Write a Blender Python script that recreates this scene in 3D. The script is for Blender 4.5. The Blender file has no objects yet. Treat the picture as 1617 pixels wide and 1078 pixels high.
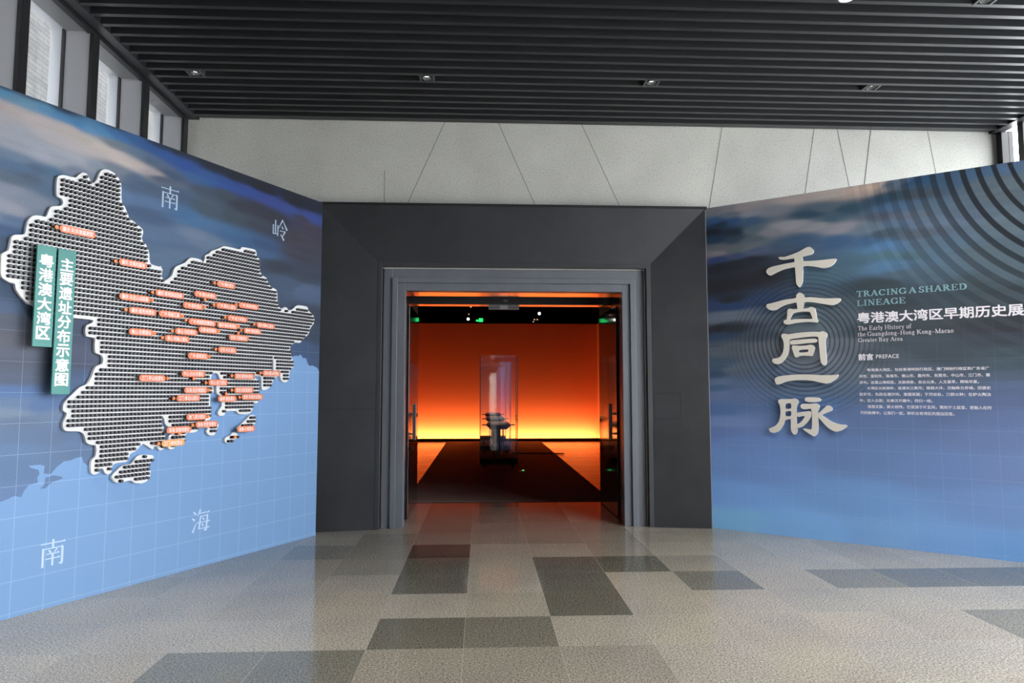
import bpy, bmesh, math, random
import numpy as np
from mathutils import Vector, Matrix
from math import sin, cos, pi, hypot, atan2

S = bpy.context.scene
COL = S.collection
random.seed(7)
rng = np.random.default_rng(5)

# ------------------------------------------------------------------ camera
YAW, PITCH = (.04559,.07533)
cam_d = bpy.data.cameras.new('camera')
cam_d.sensor_width = 36.0
cam_d.lens = 36.0 * 1060.0 / 1617.0
cam_d.clip_start = 0.05
cam_d.clip_end = 300
cam = bpy.data.objects.new('camera', cam_d)
COL.objects.link(cam)
cam.location = (0, 0, 1.5)
cam.rotation_euler = (pi / 2 + PITCH, 0, -YAW)
S.camera = cam

# ------------------------------------------------------------------ sky, exposure
world = bpy.data.worlds.new('overcast_sky')
S.world = world
world.use_nodes = True
bg = world.node_tree.nodes['Background']
bg.inputs['Color'].default_value = (0.97, 0.98, 1.0, 1)
bg.inputs['Strength'].default_value = 13.0
S.view_settings.view_transform = 'Standard'
S.view_settings.look = 'None'
S.view_settings.gamma = 1.0
S.view_settings.use_curve_mapping = False
S.view_settings.exposure = 0.0
S.cycles.use_denoising = True
S.cycles.max_bounces = 10
S.cycles.transparent_max_bounces = 16
S.cycles.caustics_reflective = False
S.cycles.caustics_refractive = False
S.cycles.sample_clamp_indirect = 6.0

# ------------------------------------------------------------------ helpers
def link(o, parent=None):
    COL.objects.link(o)
    if parent is not None:
        o.parent = parent
    return o

def tag(o, label=None, cat=None, group=None, kind=None):
    if label: o['label'] = label
    if cat: o['category'] = cat
    if group: o['group'] = group
    if kind: o['kind'] = kind
    return o

def empty(name, loc=(0, 0, 0), rz=0.0):
    o = bpy.data.objects.new(name, None)
    o.empty_display_size = 0.05
    o.location = loc
    o.rotation_euler = (0, 0, rz)
    return link(o)

class MB:
    """collects polygons of ONE part"""
    def __init__(s): s.v, s.f, s.m, s.sm = [], [], [], []
    def add(s, vs, fs, mi=0, smooth=False):
        n = len(s.v)
        s.v += [tuple(map(float, p)) for p in vs]
        s.f += [tuple(i + n for i in f) for f in fs]
        s.m += [mi] * len(fs)
        s.sm += [smooth] * len(fs)
        return s
    def box(s, x0, x1, y0, y1, z0, z1, mi=0):
        x0, x1 = min(x0, x1), max(x0, x1); y0, y1 = min(y0, y1), max(y0, y1); z0, z1 = min(z0, z1), max(z0, z1)
        vs = [(x0,y0,z0),(x1,y0,z0),(x1,y1,z0),(x0,y1,z0),(x0,y0,z1),(x1,y0,z1),(x1,y1,z1),(x0,y1,z1)]
        return s.add(vs, [(0,3,2,1),(4,5,6,7),(0,1,5,4),(1,2,6,5),(2,3,7,6),(3,0,4,7)], mi)
    def cyl(s, a, b, r0, r1=None, n=16, mi=0, caps=True):
        r1 = r0 if r1 is None else r1
        a, b = Vector(a), Vector(b)
        ax = (b - a).normalized()
        u = ax.orthogonal().normalized(); w = ax.cross(u)
        vs = [a + (u*cos(2*pi*k/n) + w*sin(2*pi*k/n))*r0 for k in range(n)] + [b + (u*cos(2*pi*k/n) + w*sin(2*pi*k/n))*r1 for k in range(n)]
        s.add(vs, [(k, (k+1) % n, n+(k+1) % n, n+k) for k in range(n)], mi, True)
        if caps:
            s.add(vs[:n], [tuple(range(n-1, -1, -1))], mi)
            s.add(vs[n:], [tuple(range(n))], mi)
        return s
    def ring(s, x0, x1, zt, wx, y0, y1, zb=0.0, mi=0):
        """three-sided door frame profile: outer x0..x1, top zt, face width wx"""
        s.box(x0, x0+wx, y0, y1, zb, zt, mi); s.box(x1-wx, x1, y0, y1, zb, zt, mi)
        return s.box(x0+wx, x1-wx, y0, y1, zt-wx, zt, mi)
    def mesh(s, name, mats):
        me = bpy.data.meshes.new(name)
        me.from_pydata(s.v, [], s.f)
        for m in (mats if isinstance(mats, (list, tuple)) else [mats]):
            me.materials.append(m)
        me.polygons.foreach_set('material_index', s.m)
        me.polygons.foreach_set('use_smooth', s.sm)
        me.update()
        return me
    def build(s, name, mats, parent=None, bevel=0.0):
        o = bpy.data.objects.new(name, s.mesh(name, mats))
        link(o, parent)
        if bevel:
            b = o.modifiers.new('bevel', 'BEVEL'); b.width = bevel; b.segments = 2
            b.limit_method = 'ANGLE'; b.angle_limit = math.radians(40)
        return o

def copy_tree(o, parent=None):
    c = o.copy(); COL.objects.link(c)
    if parent is not None: c.parent = parent
    for ch in list(o.children): copy_tree(ch, c)
    return c

# ------------------------------------------------------------------ materials
def mat(name, color=(.5,.5,.5), rough=.5, metal=0.0, spec=.5, emit=None, estr=0.0, coat=0.0):
    m = bpy.data.materials.new(name); m.use_nodes = True
    b = m.node_tree.nodes['Principled BSDF']
    b.inputs['Base Color'].default_value = (*color, 1)
    b.inputs['Roughness'].default_value = rough
    b.inputs['Metallic'].default_value = metal
    b.inputs['Specular IOR Level'].default_value = spec
    b.inputs['Coat Weight'].default_value = coat
    if emit:
        b.inputs['Emission Color'].default_value = (*emit, 1)
        b.inputs['Emission Strength'].default_value = estr
    return m

def nodes(m):
    nt = m.node_tree
    return nt, nt.nodes, nt.links, nt.nodes['Principled BSDF']

def noise(nt, scale, detail=4, rough=.6, vec=None, stretch=None):
    n = nt.nodes.new('ShaderNodeTexNoise'); n.inputs['Scale'].default_value = scale
    n.inputs['Detail'].default_value = detail; n.inputs['Roughness'].default_value = rough
    if vec is None:
        tc = nt.nodes.new('ShaderNodeTexCoord'); vec = tc.outputs['Object']
    if stretch:
        mp = nt.nodes.new('ShaderNodeMapping'); mp.inputs['Scale'].default_value = stretch
        nt.links.new(vec, mp.inputs['Vector']); vec = mp.outputs['Vector']
    nt.links.new(vec, n.inputs['Vector'])
    return n.outputs['Fac']

def ramp(nt, fac, stops):
    r = nt.nodes.new('ShaderNodeValToRGB'); e = r.color_ramp.elements
    while len(e) < len(stops): e.new(.5)
    for i, (p, c) in enumerate(stops):
        e[i].position = p; e[i].color = (*c, 1) if len(c) == 3 else c
    nt.links.new(fac, r.inputs['Fac'])
    return r.outputs['Color']

def mix(nt, a, b, fac, mode='MIX'):
    n = nt.nodes.new('ShaderNodeMix'); n.data_type = 'RGBA'; n.blend_type = mode
    for v, k in ((fac, 0), (a, 6), (b, 7)):
        if hasattr(v, 'default_value') and not isinstance(v, (float, tuple)): nt.links.new(v, n.inputs[k])
        elif k == 0: n.inputs[0].default_value = v
        else: n.inputs[k].default_value = (*v, 1) if len(v) == 3 else v
    return n.outputs[2]

def mth(nt, op, a, b=None, c=None):
    n = nt.nodes.new('ShaderNodeMath'); n.operation = op
    for i, v in enumerate((a, b, c)):
        if v is None: continue
        if isinstance(v, (int, float)): n.inputs[i].default_value = v
        else: nt.links.new(v, n.inputs[i])
    return n.outputs[0]

def bump(nt, b, h, strength=.2, dist=.002):
    n = nt.nodes.new('ShaderNodeBump'); n.inputs['Strength'].default_value = strength; n.inputs['Distance'].default_value = dist
    nt.links.new(h, n.inputs['Height']); nt.links.new(n.outputs['Normal'], b.inputs['Normal'])

def glass_mat(name, tint=(1,1,1), rough=.0, ior=1.5, coating=1.0):
    m = bpy.data.materials.new(name); m.use_nodes = True
    nt = m.node_tree; nt.nodes.clear()
    out = nt.nodes.new('ShaderNodeOutputMaterial'); mx = nt.nodes.new('ShaderNodeMixShader')
    tr = nt.nodes.new('ShaderNodeBsdfTransparent'); gl = nt.nodes.new('ShaderNodeBsdfGlossy'); fr = nt.nodes.new('ShaderNodeFresnel')
    tr.inputs['Color'].default_value = (*tint, 1); gl.inputs['Roughness'].default_value = rough; fr.inputs['IOR'].default_value = ior
    ge = nt.nodes.new('ShaderNodeNewGeometry')
    iv = mth(nt, 'MULTIPLY_ADD', ge.outputs['Backfacing'], 1.0/ior - ior, ior)   # same reflectance on both faces of the pane
    nt.links.new(iv, fr.inputs['IOR'])
    nt.links.new(mth(nt, 'MULTIPLY', fr.outputs[0], coating), mx.inputs[0]); nt.links.new(tr.outputs[0], mx.inputs[1]); nt.links.new(gl.outputs[0], mx.inputs[2])
    nt.links.new(mx.outputs[0], out.inputs['Surface'])
    return m

M_dark = mat('dark_grey_panel', (.028,.029,.033), .42)
nt, nn, ll, b = nodes(M_dark)
ll.new(ramp(nt, noise(nt, 2.2, 6, .65), [(.3,(.018,.019,.022)),(.7,(.029,.030,.034))]), b.inputs['Base Color'])
ll.new(ramp(nt, noise(nt, 5, 5, .6), [(.3,(.36,)*3),(.75,(.55,)*3)]), b.inputs['Roughness'])
M_black = mat('matt_black', (.006,.006,.007), .7)
M_void = mat('black_void_paint', (.004,.004,.0045), .9, spec=.2)
M_steel = mat('grey_painted_steel', (.15,.16,.18), .38, .2)
nt, nn, ll, b = nodes(M_steel)
ll.new(ramp(nt, noise(nt, 3, 5, .6, stretch=(1,1,.3)), [(.3,(.138,.147,.168)),(.7,(.172,.182,.204))]), b.inputs['Base Color'])
M_soffit = mat('polished_steel_soffit', (.55,.50,.46), .16, 1.0)
M_handle = mat('dark_brushed_steel', (.13,.13,.14), .35, .7)
M_door = mat('dark_glossy_door', (.012,.009,.010), .07, 0, .6, coat=.6)
M_slat = mat('dark_grey_ceiling_slat', (.022,.023,.026), .38)
M_cap = mat('black_window_mullion', (.012,.012,.014), .45)
M_grey = mat('grey_aluminium_cladding', (.36,.36,.38), .45, .1)
nt, nn, ll, b = nodes(M_grey)
ll.new(ramp(nt, noise(nt, 2, 3, .5, stretch=(1,1,.15)), [(.3,(.34,.34,.36)),(.7,(.40,.40,.42))]), b.inputs['Base Color'])
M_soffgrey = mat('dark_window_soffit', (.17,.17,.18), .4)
M_lightgrey = mat('pale_grey_cladding', (.5,.51,.54), .5)
M_glass = glass_mat('clear_glass', (.97,.985,.99))
M_caseglass = glass_mat('case_glass', (.985,.985,.985), coating=.6)

# granite floor ---------------------------------------------------------------
M_floor = mat('polished_granite_tiles', (.3,.28,.25), .12)
nt, nn, ll, b = nodes(M_floor)
at = nn.new('ShaderNodeAttribute'); at.attribute_name = 'Col'
tc = nn.new('ShaderNodeTexCoord'); ob = tc.outputs['Object']
sp = ramp(nt, noise(nt, 78, 3, .8, ob), [(.34,(.22,.24,.23)),(.45,(.78,.79,.78)),(.55,(1.08,1.06,1.03)),(.66,(1.72,1.62,1.5))])
sp2 = ramp(nt, noise(nt, 170, 2, .6, ob), [(.36,(.55,.56,.55)),(.5,(1,1,1)),(.64,(1.4,1.38,1.34))])
cl = ramp(nt, noise(nt, 1.6, 4, .55, ob), [(.3,(.90,.90,.92)),(.7,(1.08,1.07,1.04))])
c = mix(nt, at.outputs['Color'], sp, 1.0, 'MULTIPLY'); c = mix(nt, c, sp2, 1.0, 'MULTIPLY'); c = mix(nt, c, cl, 1.0, 'MULTIPLY')
sx = nn.new('ShaderNodeSeparateXYZ'); ll.new(ob, sx.inputs[0])
gx = mth(nt, 'FRACT', mth(nt, 'DIVIDE', mth(nt, 'ADD', sx.outputs['X'], 100*.568+.1), .568))
gy = mth(nt, 'FRACT', mth(nt, 'DIVIDE', mth(nt, 'ADD', sx.outputs['Y'], 100*.54-4.08), .54))
lx = mth(nt, 'LESS_THAN', mth(nt, 'ABSOLUTE', mth(nt, 'SUBTRACT', mth(nt, 'FRACT', mth(nt, 'ADD', gx, .5)), .5)), .0035)
ly = mth(nt, 'LESS_THAN', mth(nt, 'ABSOLUTE', mth(nt, 'SUBTRACT', mth(nt, 'FRACT', mth(nt, 'ADD', gy, .5)), .5)), .0022)
c = mix(nt, c, (.46,.43,.38), mth(nt, 'MULTIPLY', mth(nt, 'MAXIMUM', lx, mth(nt, 'MULTIPLY', ly, .3)), .55))
ll.new(c, b.inputs['Base Color'])
ll.new(ramp(nt, noise(nt, 3, 5, .6, ob), [(.3,(.085,)*3),(.75,(.16,)*3)]), b.inputs['Roughness'])
bump(nt, b, noise(nt, 7, 2, .5, ob), .02, .004)

# terrazzo-like precast wall --------------------------------------------------
M_conc = mat('pale_precast_concrete', (.5,.5,.47), .75)
nt, nn, ll, b = nodes(M_conc)
tc = nn.new('ShaderNodeTexCoord'); ob = tc.outputs['Object']
c = ramp(nt, noise(nt, 1.3, 5, .6, ob), [(.3,(.46,.455,.42)),(.7,(.56,.555,.515))])
c = mix(nt, c, ramp(nt, noise(nt, 60, 3, .7, ob), [(.34,(.62,.61,.58)),(.44,(.95,.95,.94)),(.6,(1,1,1)),(.72,(1.2,1.2,1.2))]), 1.0, 'MULTIPLY')
ll.new(c, b.inputs['Base Color'])
bump(nt, b, noise(nt, 60, 3, .6, ob), .25, .003)
M_joint = mat('wall_panel_joint', (.17,.17,.16), .9)

# grey brick outside ----------------------------------------------------------
M_brick = mat('pale_grey_brick', (.5,.5,.48), .85)
nt, nn, ll, b = nodes(M_brick)
tc = nn.new('ShaderNodeTexCoord')
mp = nn.new('ShaderNodeMapping'); mp.inputs['Rotation'].default_value = (pi/2, 0, pi/2)
sx = nn.new('ShaderNodeSeparateXYZ'); ll.new(tc.outputs['Object'], sx.inputs[0])
cb = nn.new('ShaderNodeCombineXYZ'); ll.new(sx.outputs['Y'], cb.inputs[0]); ll.new(sx.outputs['Z'], cb.inputs[1])
br = nn.new('ShaderNodeTexBrick'); ll.new(cb.outputs[0], br.inputs['Vector'])
br.inputs['Color1'].default_value = (.62,.62,.60,1); br.inputs['Color2'].default_value = (.50,.50,.50,1); br.inputs['Mortar'].default_value = (.34,.34,.34,1)
br.inputs['Scale'].default_value = 1.0; br.inputs['Brick Width'].default_value = .24; br.inputs['Row Height'].default_value = .058
br.inputs['Mortar Size'].default_value = .004; br.inputs['Mortar Smooth'].default_value = .3; br.offset = .5
ll.new(mix(nt, br.outputs['Color'], ramp(nt, noise(nt, 9, 4, .6, tc.outputs['Object']), [(.3,(.85,.85,.86)),(.7,(1.1,1.1,1.08))]), 1.0, 'MULTIPLY'), b.inputs['Base Color'])

# gallery ---------------------------------------------------------------------
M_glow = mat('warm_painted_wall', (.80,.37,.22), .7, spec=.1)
M_wood = mat('polished_timber_floor', (.42,.30,.2), .24)
nt, nn, ll, b = nodes(M_wood)
tc = nn.new('ShaderNodeTexCoord')
br = nn.new('ShaderNodeTexBrick'); ll.new(tc.outputs['Object'], br.inputs['Vector'])
br.inputs['Color1'].default_value = (.50,.36,.24,1); br.inputs['Color2'].default_value = (.34,.24,.16,1); br.inputs['Mortar'].default_value = (.12,.08,.05,1)
br.inputs['Scale'].default_value = 1.0; br.inputs['Brick Width'].default_value = 1.8; br.inputs['Row Height'].default_value = .2; br.inputs['Mortar Size'].default_value = .006
ll.new(mix(nt, br.outputs['Color'], ramp(nt, noise(nt, 4, 5, .6, tc.outputs['Object'], (.4,5,1)), [(.3,(.75,)*3),(.7,(1.15,)*3)]), 1.0, 'MULTIPLY'), b.inputs['Base Color'])
M_carpet = mat('dark_brown_carpet', (.075,.042,.034), .85, spec=.15)
nt, nn, ll, b = nodes(M_carpet)
ll.new(ramp(nt, noise(nt, 220, 2, .6), [(.3,(.27,.18,.15)),(.7,(.36,.25,.21))]), b.inputs['Base Color'])

# print / map materials ---------------------------------------------------------
M_white = mat('white_board', (.80,.80,.80), .5)
M_peg = mat('charcoal_peg', (.068,.071,.084), .42)
M_pegside = mat('shaded_peg_side', (.008,.008,.011), .6)  # shade on the peg shafts put into their colour
M_tag = mat('orange_tag', (.83,.225,.10), .45)
M_tagy = mat('amber_tag', (.85,.36,.11), .45)
M_pin = mat('rust_pin', (.26,.035,.015), .5)
M_pinhead = mat('orange_pin_head', (.90,.26,.08), .45)
M_taglet = mat('pale_pink_lettering', (.93,.84,.84), .6)
M_teal = mat('teal_board', (.055,.255,.235), .45)
M_tealet = mat('white_lettering', (.88,.88,.90), .5)
M_txt = mat('printed_pale_text', (.86,.83,.90), .6)
M_txtblue = mat('printed_pale_blue_text', (.34,.58,.66), .6)
M_hztop = mat('printed_blue_grey_character', (.36,.46,.60), .6)
M_hzbot = mat('printed_pale_blue_character', (.50,.62,.80), .6)
M_calli = mat('champagne_raised_character', (.80,.755,.68), .5, spec=.3)
M_callis = mat('white_acrylic_edge', (.8,.8,.8), .4)
M_trim = mat('pale_edge_trim', (.34,.34,.38), .4, .3)

def print_material(name, period, offx, offz, grid_col, zfade, rings=None, big=None):
    m = mat(name, (.2,.3,.5), .6, spec=.18)
    nt, nn, ll, b = nodes(m)
    at = nn.new('ShaderNodeAttribute'); at.attribute_name = 'Col'
    tc = nn.new('ShaderNodeTexCoord'); ob = tc.outputs['Object']
    sx = nn.new('ShaderNodeSeparateXYZ'); ll.new(ob, sx.inputs[0])
    c = at.outputs['Color']
    c = mix(nt, c, ramp(nt, noise(nt, 120, 2, .6, ob), [(.3,(.88,)*3),(.7,(1.1,)*3)]), 1.0, 'MULTIPLY')
    X, Z = sx.outputs['X'], sx.outputs['Z']
    if rings:
        cx, cz, r0, pr = rings
        dx = mth(nt, 'SUBTRACT', X, cx); dz = mth(nt, 'SUBTRACT', Z, cz)
        d = mth(nt, 'SQRT', mth(nt, 'ADD', mth(nt, 'MULTIPLY', dx, dx), mth(nt, 'MULTIPLY', dz, dz)))
        f = mth(nt, 'FRACT', mth(nt, 'ADD', mth(nt, 'DIVIDE', mth(nt, 'SUBTRACT', d, r0), pr), .5))
        ln = mth(nt, 'ABSOLUTE', mth(nt, 'SUBTRACT', f, .5))
        ln = ramp(nt, ln, [(.07,(1,)*3),(.22,(0,)*3)])
        env = ramp(nt, mth(nt, 'MULTIPLY', d, 1.0), [(r0-.03,(0,)*3),(r0-.02,(.75,)*3),(.48,(.7,)*3),(.86,(0,)*3)])
        c = mix(nt, c, (.018,.026,.038), mth(nt, 'MULTIPLY', mth(nt, 'MULTIPLY', ln, env), .95))
    if big:
        cx, cz, rl = big
        pr = (rl[3]-rl[0])/3.0
        dx = mth(nt, 'SUBTRACT', X, cx); dz = mth(nt, 'SUBTRACT', Z, cz)
        d = mth(nt, 'SQRT', mth(nt, 'ADD', mth(nt, 'MULTIPLY', dx, dx), mth(nt, 'MULTIPLY', dz, dz)))
        f = mth(nt, 'FRACT', mth(nt, 'ADD', mth(nt, 'DIVIDE', mth(nt, 'SUBTRACT', d, rl[0]), pr), .5))
        ln = mth(nt, 'ABSOLUTE', mth(nt, 'SUBTRACT', f, .5))
        wid = mth(nt, 'MULTIPLY_ADD', d, .12, .02)
        ln = ramp(nt, mth(nt, 'SUBTRACT', ln, wid), [(0.0,(1,)*3),(.06,(0,)*3)])
        env = ramp(nt, mth(nt, 'DIVIDE', d, 2.5), [(.1,(.97,)*3),(.5,(.92,)*3),(.64,(.5,)*3),(.92,(0,)*3)])
        c = mix(nt, c, (.011,.014,.020), mth(nt, 'MULTIPLY', ln, env))
    fx = mth(nt, 'FRACT', mth(nt, 'ADD', mth(nt, 'DIVIDE', mth(nt, 'SUBTRACT', X, offx), period), 100.5))
    fz = mth(nt, 'FRACT', mth(nt, 'ADD', mth(nt, 'DIVIDE', mth(nt, 'SUBTRACT', Z, offz), period), 100.5))
    w = .0018 / period
    g = mth(nt, 'MAXIMUM', mth(nt, 'LESS_THAN', mth(nt, 'ABSOLUTE', mth(nt, 'SUBTRACT', fx, .5)), w), mth(nt, 'LESS_THAN', mth(nt, 'ABSOLUTE', mth(nt, 'SUBTRACT', fz, .5)), w))
    fade = ramp(nt, mth(nt, 'DIVIDE', Z, 3.6), zfade)
    c = mix(nt, c, grid_col, mth(nt, 'MULTIPLY', g, fade))
    ll.new(c, b.inputs['Base Color'])
    return m

# ------------------------------------------------------------------ value noise for the printed clouds
def vnoise(s, z, fs, fz, seed):
    r = np.random.default_rng(seed); G = r.random((64, 64))
    x = s*fs + 200; y = z*fz + 200
    xi = np.floor(x).astype(int); yi = np.floor(y).astype(int); fx = x-xi; fy = y-yi
    fx = fx*fx*(3-2*fx); fy = fy*fy*(3-2*fy)
    g = lambda a, b_: G[a % 64, b_ % 64]
    return (g(xi,yi)*(1-fx)+g(xi+1,yi)*fx)*(1-fy) + (g(xi,yi+1)*(1-fx)+g(xi+1,yi+1)*fx)*fy - .5

def field(cols, s, z, tilt, gain):
    P = np.array(cols)
    s2 = s + .12*vnoise(s, z, 1.7, 6, 3) + .06*vnoise(s, z, 5, 23, 13); z2 = z + tilt*s + .02*vnoise(s, z, 1.6, 5, 4) + .014*vnoise(s, z, 3, 21, 9)
    num = np.zeros((len(s), 3)); den = np.zeros(len(s))
    for p in P:
        ds = (s2-p[0])/.26; dz = (z2-(p[1]+tilt*p[0]))/.09
        w = 1.0/(ds*ds+dz*dz+.05)**2.3
        num += w[:,None]*p[2:5]; den += w
    c = num/den[:,None]
    c = c*(1 + np.clip((z-1.25)/.5, 0, 1)*(.12*vnoise(s, z2, 1.1, 17, 21) + .10*vnoise(s, z2, 2.3, 41, 22)))[:,None]
    return c*np.interp(z, (.2, 1.7, 3.2), gain)[:,None]  # gain by height offsets uneven wall lighting in the print colours

def printed_wall(name, A, D, s0, s1, height, cols, tilt, gain, m_print, m_side, label):
    ns = int((s1-s0)/.014); nz = int(height/.014)
    sv = np.linspace(s0, s1, ns+1); zv = np.linspace(0, height, nz+1)
    Sg, Zg = np.meshgrid(sv, zv); Sg = Sg.ravel(); Zg = Zg.ravel()
    V = [(a, 0.0, b_) for a, b_ in zip(Sg, Zg)]
    W = ns+1
    F = [(j*W+i, j*W+i+1, (j+1)*W+i+1, (j+1)*W+i) for j in range(nz) for i in range(ns)]
    n0 = len(V); T = .09
    V += [(s0,0,0),(s1,0,0),(s1,0,height),(s0,0,height),(s0,T,0),(s1,T,0),(s1,T,height),(s0,T,height)]
    F2 = [(n0+4,n0+7,n0+6,n0+5),(n0,n0+4,n0+5,n0+1),(n0+2,n0+6,n0+7,n0+3),(n0+1,n0+5,n0+6,n0+2),(n0,n0+3,n0+7,n0+4)]
    me = bpy.data.meshes.new(name); me.from_pydata(V, [], F+F2)
    me.materials.append(m_print); me.materials.append(m_side)
    mi = np.zeros(len(F)+len(F2), int); mi[len(F):] = 1
    me.polygons.foreach_set('material_index', mi)
    c = field(cols, Sg, Zg, tilt, gain)
    rgba = np.ones((len(V), 4)); rgba[:len(c), :3] = np.clip(c, 0, 1)
    ca = me.color_attributes.new('Col', 'FLOAT_COLOR', 'POINT'); ca.data.foreach_set('color', rgba.ravel())
    me.update()
    o = bpy.data.objects.new(name, me); link(o)
    o.location = (A[0], A[1], 0); o.rotation_euler = (0, 0, atan2(D[1], D[0]))
    tag(o, label, kind='structure')
    return o

# ------------------------------------------------------------------ outlines and lettering (local x along a wall, z up, -y towards the room)
def smooth_loop(p, k=3):
    n = len(p); out = []
    for i in range(n):
        p0, p1, p2, p3 = p[i-1], p[i], p[(i+1) % n], p[(i+2) % n]
        for j in range(k):
            t = j/k
            q = []
            for d in (0, 1):
                a = .5*(2*p1[d] + (p2[d]-p0[d])*t*.8 + (2*p0[d]-5*p1[d]+4*p2[d]-p3[d])*t*t*.8 + (3*p1[d]-p0[d]-3*p2[d]+p3[d])*t*t*t*.8 + 0)
                lin = p1[d] + (p2[d]-p1[d])*t
                cat = .5*(2*p1[d] + (p2[d]-p0[d])*t + (2*p0[d]-5*p1[d]+4*p2[d]-p3[d])*t*t + (3*p1[d]-p0[d]-3*p2[d]+p3[d])*t*t*t)
                q.append(.3*lin+.7*cat)
            out.append(tuple(q))
    return out

def curve_mesh(name, loops_list, depth, y_front, mats, bevel=0.0, side_index=None):
    """solid plate with (hole-y) outlines; front face at local y = y_front, back at y_front + depth"""
    V, F, MI = [], [], []
    for loops in loops_list:
        cu = bpy.data.curves.new('tmp', 'CURVE'); cu.dimensions = '2D'; cu.fill_mode = 'BOTH'
        cu.extrude = max(depth/2 - bevel, 0.0); cu.bevel_depth = bevel; cu.bevel_resolution = 1; cu.offset = -bevel
        for lp in loops:
            spn = cu.splines.new('POLY'); spn.points.add(len(lp)-1)
            for i, (x, z) in enumerate(lp): spn.points[i].co = (x, z, 0, 1)
            spn.use_cyclic_u = True
        ob = bpy.data.objects.new('tmp', cu); COL.objects.link(ob)
        me = bpy.data.meshes.new_from_object(ob.evaluated_get(bpy.context.evaluated_depsgraph_get()))
        n = len(V)
        V += [(v.co.x, y_front + depth/2 - v.co.z, v.co.y) for v in me.vertices]
        for p in me.polygons:
            F.append(tuple(i+n for i in p.vertices)); MI.append(1 if (side_index is not None and abs(p.normal.z) < .8) else 0)
        bpy.data.objects.remove(ob); bpy.data.curves.remove(cu); bpy.data.meshes.remove(me)
    out = bpy.data.meshes.new(name); out.from_pydata(V, [], F)
    for m in mats: out.materials.append(m)
    out.polygons.foreach_set('material_index', MI); out.update()
    return out

def text_mesh(txt, bold=0.0, extrude=0.0, spacing=1.0):
    cu = bpy.data.curves.new('tmp', 'FONT'); cu.body = txt; cu.size = 1.0; cu.offset = bold; cu.extrude = extrude
    cu.resolution_u = 4; cu.space_character = spacing; cu.fill_mode = 'FRONT' if not extrude else 'BOTH'
    ob = bpy.data.objects.new('tmp', cu); COL.objects.link(ob)
    me = bpy.data.meshes.new_from_object(ob.evaluated_get(bpy.context.evaluated_depsgraph_get()))
    n = len(me.vertices); co = np.zeros(n*3); me.vertices.foreach_get('co', co); co = co.reshape(-1, 3)
    fs = [tuple(p.vertices) for p in me.polygons]
    bpy.data.objects.remove(ob); bpy.data.curves.remove(cu); bpy.data.meshes.remove(me)
    return co, fs

def fit_text(mb, txt, x0, x1, z0, z1, y, bold=0.0, spacing=1.0):
    co, fs = text_mesh(txt, 0.0, 0.0, spacing)
    lo, hi = co.min(0)-bold, co.max(0)+bold
    kx, kz = (x1-x0)/(hi[0]-lo[0]), (z1-z0)/(hi[1]-lo[1])
    sh = [(0,0)] if not bold else [(bold,bold),(-bold,bold),(bold,-bold),(-bold,-bold)]
    for n_, (dx, dz) in enumerate(sh):          # a heavier weight of the same letter
        X = x0 + (co[:,0]+dx-lo[0])*kx; Z = z0 + (co[:,1]+dz-lo[1])*kz
        mb.add([(a, y-.00003*n_, b_) for a, b_ in zip(X, Z)], fs)

# -- a small roman serif alphabet drawn as strokes (unit: cap height 1) --
def _line(x0, z0, x1, z1, w):
    # horizontal stroke width w
    return [[(x0-w/2,z0),(x0+w/2,z0),(x1+w/2,z1),(x1-w/2,z1)]]
def _bar(x0, x1, z, t): return [[(x0,z-t/2),(x1,z-t/2),(x1,z+t/2),(x0,z+t/2)]]
def _ser(x, z, h=.17, up=True):
    t = .045
    return [[(x-h,z),(x+h,z),(x+h,z+t),(x-h,z+t)]] if up else [[(x-h,z-t),(x+h,z-t),(x+h,z),(x-h,z)]]
def _arc(cx, cz, rx, rz, a0, a1, wx, wz, n=14):
    out = []
    for k in range(n):
        q = []
        for a, o in ((a0+(a1-a0)*k/n,1),(a0+(a1-a0)*(k+1)/n,1),(a0+(a1-a0)*(k+1)/n,0),(a0+(a1-a0)*k/n,0)):
            r = math.radians(a)
            q.append((cx+(rx-(0 if o else wx))*cos(r), cz+(rz-(0 if o else wz))*sin(r)))
        out.append(q)
    return out
def _stem(x, z0=0, z1=1, w=.15, s=True):
    return _line(x,z0,x,z1,w) + (_ser(x,z0)+_ser(x,z1,up=False) if s else [])
XH = .66
def _lstem(x, z1=XH):
    return _line(x,0,x,z1,.12) + _ser(x,0,.13) + [[(x-.15,z1-.08),(x-.05,z1-.08),(x-.05,z1),(x-.15,z1-.04)]]
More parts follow.
